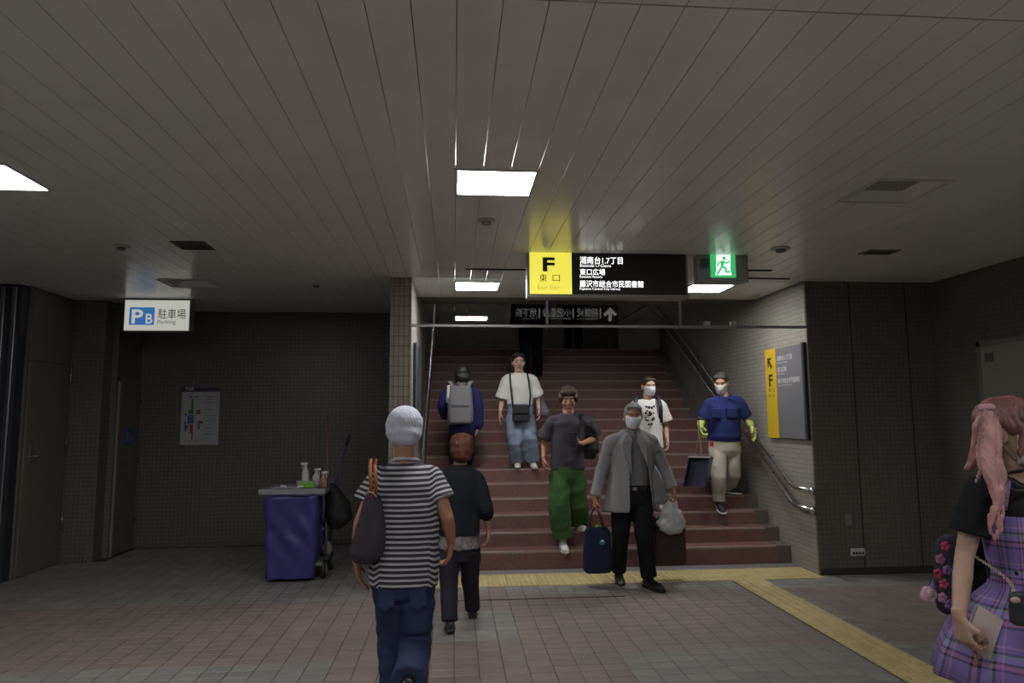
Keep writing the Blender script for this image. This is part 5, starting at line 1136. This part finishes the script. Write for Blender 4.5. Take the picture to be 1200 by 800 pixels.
bkt = part('bucket', M().loft([(xr1-.10, CY+.47, .166), (xr1-.10, CY+.47, .38)], [(.09, .09), (.12, .12)], V(1, 0, 0), 24), mat('bucket_green', (.10, .13, .12), .5), ct, True)
# things on and in the cart
CT = zt+.012
def put(name, x, y, lab, cat, group=None): t = thing(name, (x, y, CT), lab, cat, group); return t
q = W(362, 562, CY+.12); bx_, by_ = q[0], CY+.13
t = put('caddy_tub', bx_, by_, 'shallow pale tub with lime green front on the cart lid', 'tub')
part('tub', M().loft([(bx_, by_, CT), (bx_, by_, CT+.075)], [(.10, .07), (.115, .085)], V(1, 0, 0), 28, 4), mat('tub_pale', (.34, .33, .28), .5), t, True); part('green_cloth', M().bbox((bx_-.06, by_-.092, CT+.012), (bx_+.07, by_-.072, CT+.068), .006), mat('cloth_lime', (.20, .42, .07), .8), t)
def spray(x, y, z, lab, col, trig, hh=.13, rot=-1):
    t = thing('spray_bottle', (x, y, z), lab, 'spray bottle', 'bottles on the cart'); bm2 = mat('bottle_'+lab.split()[0], col, .35); tm = mat('trigger_'+lab.split()[0], trig, .4)
    part('bottle', M().loft([(x, y, z), (x, y, z+.012), (x, y, z+hh*.6), (x, y, z+hh*.85), (x, y, z+hh)], [(.028, .022), (.034, .026), (.034, .026), (.018, .018), (.013, .013)], V(1, 0, 0), 18), bm2, t, True)
    part('spray_head', M().bbox((x-.045 if rot < 0 else x-.02, y-.011, z+hh+.012), (x+.02 if rot < 0 else x+.045, y+.011, z+hh+.038), .006).loft([(x, y, z+hh-.005), (x, y, z+hh+.016)], [.015, .013], V(1, 0, 0), 12), tm, t, True)
    part('trigger', M().tube([(x+rot*.022, y, z+hh+.014), (x+rot*.032, y, z+hh-.012), (x+rot*.026, y, z+hh-.032)], .005), tm, t, True)
zt_ = CT+.004
spray(W(358, 560, by_)[0], by_-.0, CT+.06, 'white spray bottle with its trigger raised highest on the cart', (.55, .55, .56), (.6, .6, .6), .15)
spray(W(370, 560, by_)[0], by_+.02, CT+.04, 'pale spray bottle in the middle of the cart tub', (.5, .5, .54), (.55, .55, .58), .11, 1)
spray(W(378, 560, by_)[0], by_+.05, CT, 'reddish spray bottle at the right end of the cart lid', (.45, .25, .20), (.5, .5, .5), .12, 1)
t = thing('mop', (xr1-.0, CY+.35, .17), 'brown wooden mop pole standing upright at the cart', 'mop')
pz = W(384, 487, CY+.35); part('pole', M().tube([(W(383, 660, CY+.35)[0], CY+.35, .17), (pz[0], CY+.35, pz[2])], .013, 10), mat('pole_brown', (.13, .085, .05), .5), t, True); part('mop_head', M().ell((W(383, 655, CY+.35)[0], CY+.35, .24), (.05, .05, .07)), mat('mop_grey', (.3, .29, .27), .9), t, True)
t = thing('broom', W(388, 655, CY+.5), 'blue handled broom leaning out of the cart to the right', 'broom')
part('pole', M().tube([W(372, 640, CY+.5), W(409, 512, CY+.5)], .011, 10), mat('pole_blue', (.03, .035, .16), .4), t, True); part('grip', M().tube([W(406, 522, CY+.5), W(410, 509, CY+.5)], .014, 10), mat('grip_blue', (.02, .02, .08), .5), t, True); part('brush', M().bbox(W(366, 655, CY+.5)+V(0, -.03, 0), W(378, 640, CY+.5)+V(0, .03, 0), .006), black_m, t)
t = thing('black_bag', W(395, 618, CY+.3), 'limp black bag hanging from the right end of the cart', 'bag')
mb = M(); Yb = CY+.3; mb.loft([W(388, 567, Yb), W(390, 576, Yb), W(396, 592, Yb), W(397, 606, Yb), W(392, 619, Yb)], [(.03, .05), (.07, .09), (.12, .11), (.135, .11), (.05, .05)], V(1, 0, 0), 20); sculpt('bag', mb, mat('bag_dull_black', (.014, .014, .015), .7), t, .01, 4, lambda co: .010*noise3(co, 14, 6)); part('hook', M().torus(W(387, 566, Yb), .02, .004, (0, 1, 0)), steel_d, t, True)
t = thing('rag', (xr1-.02, CY+.45, .50), 'crumpled white rag on the cart shelf', 'rag')
mb = M(); q = V(xr1-.03, CY+.45, .50)
for i in range(8): mb.ell(q+rg.uniform(-.05, .05, 3)*V(1, 1.2, .8), (.04, .04, .03))
sculpt('cloth', mb, cloth('rag_white', (.42, .41, .42)), t, .006, 2, lambda co: .006*noise3(co, 60, 2))
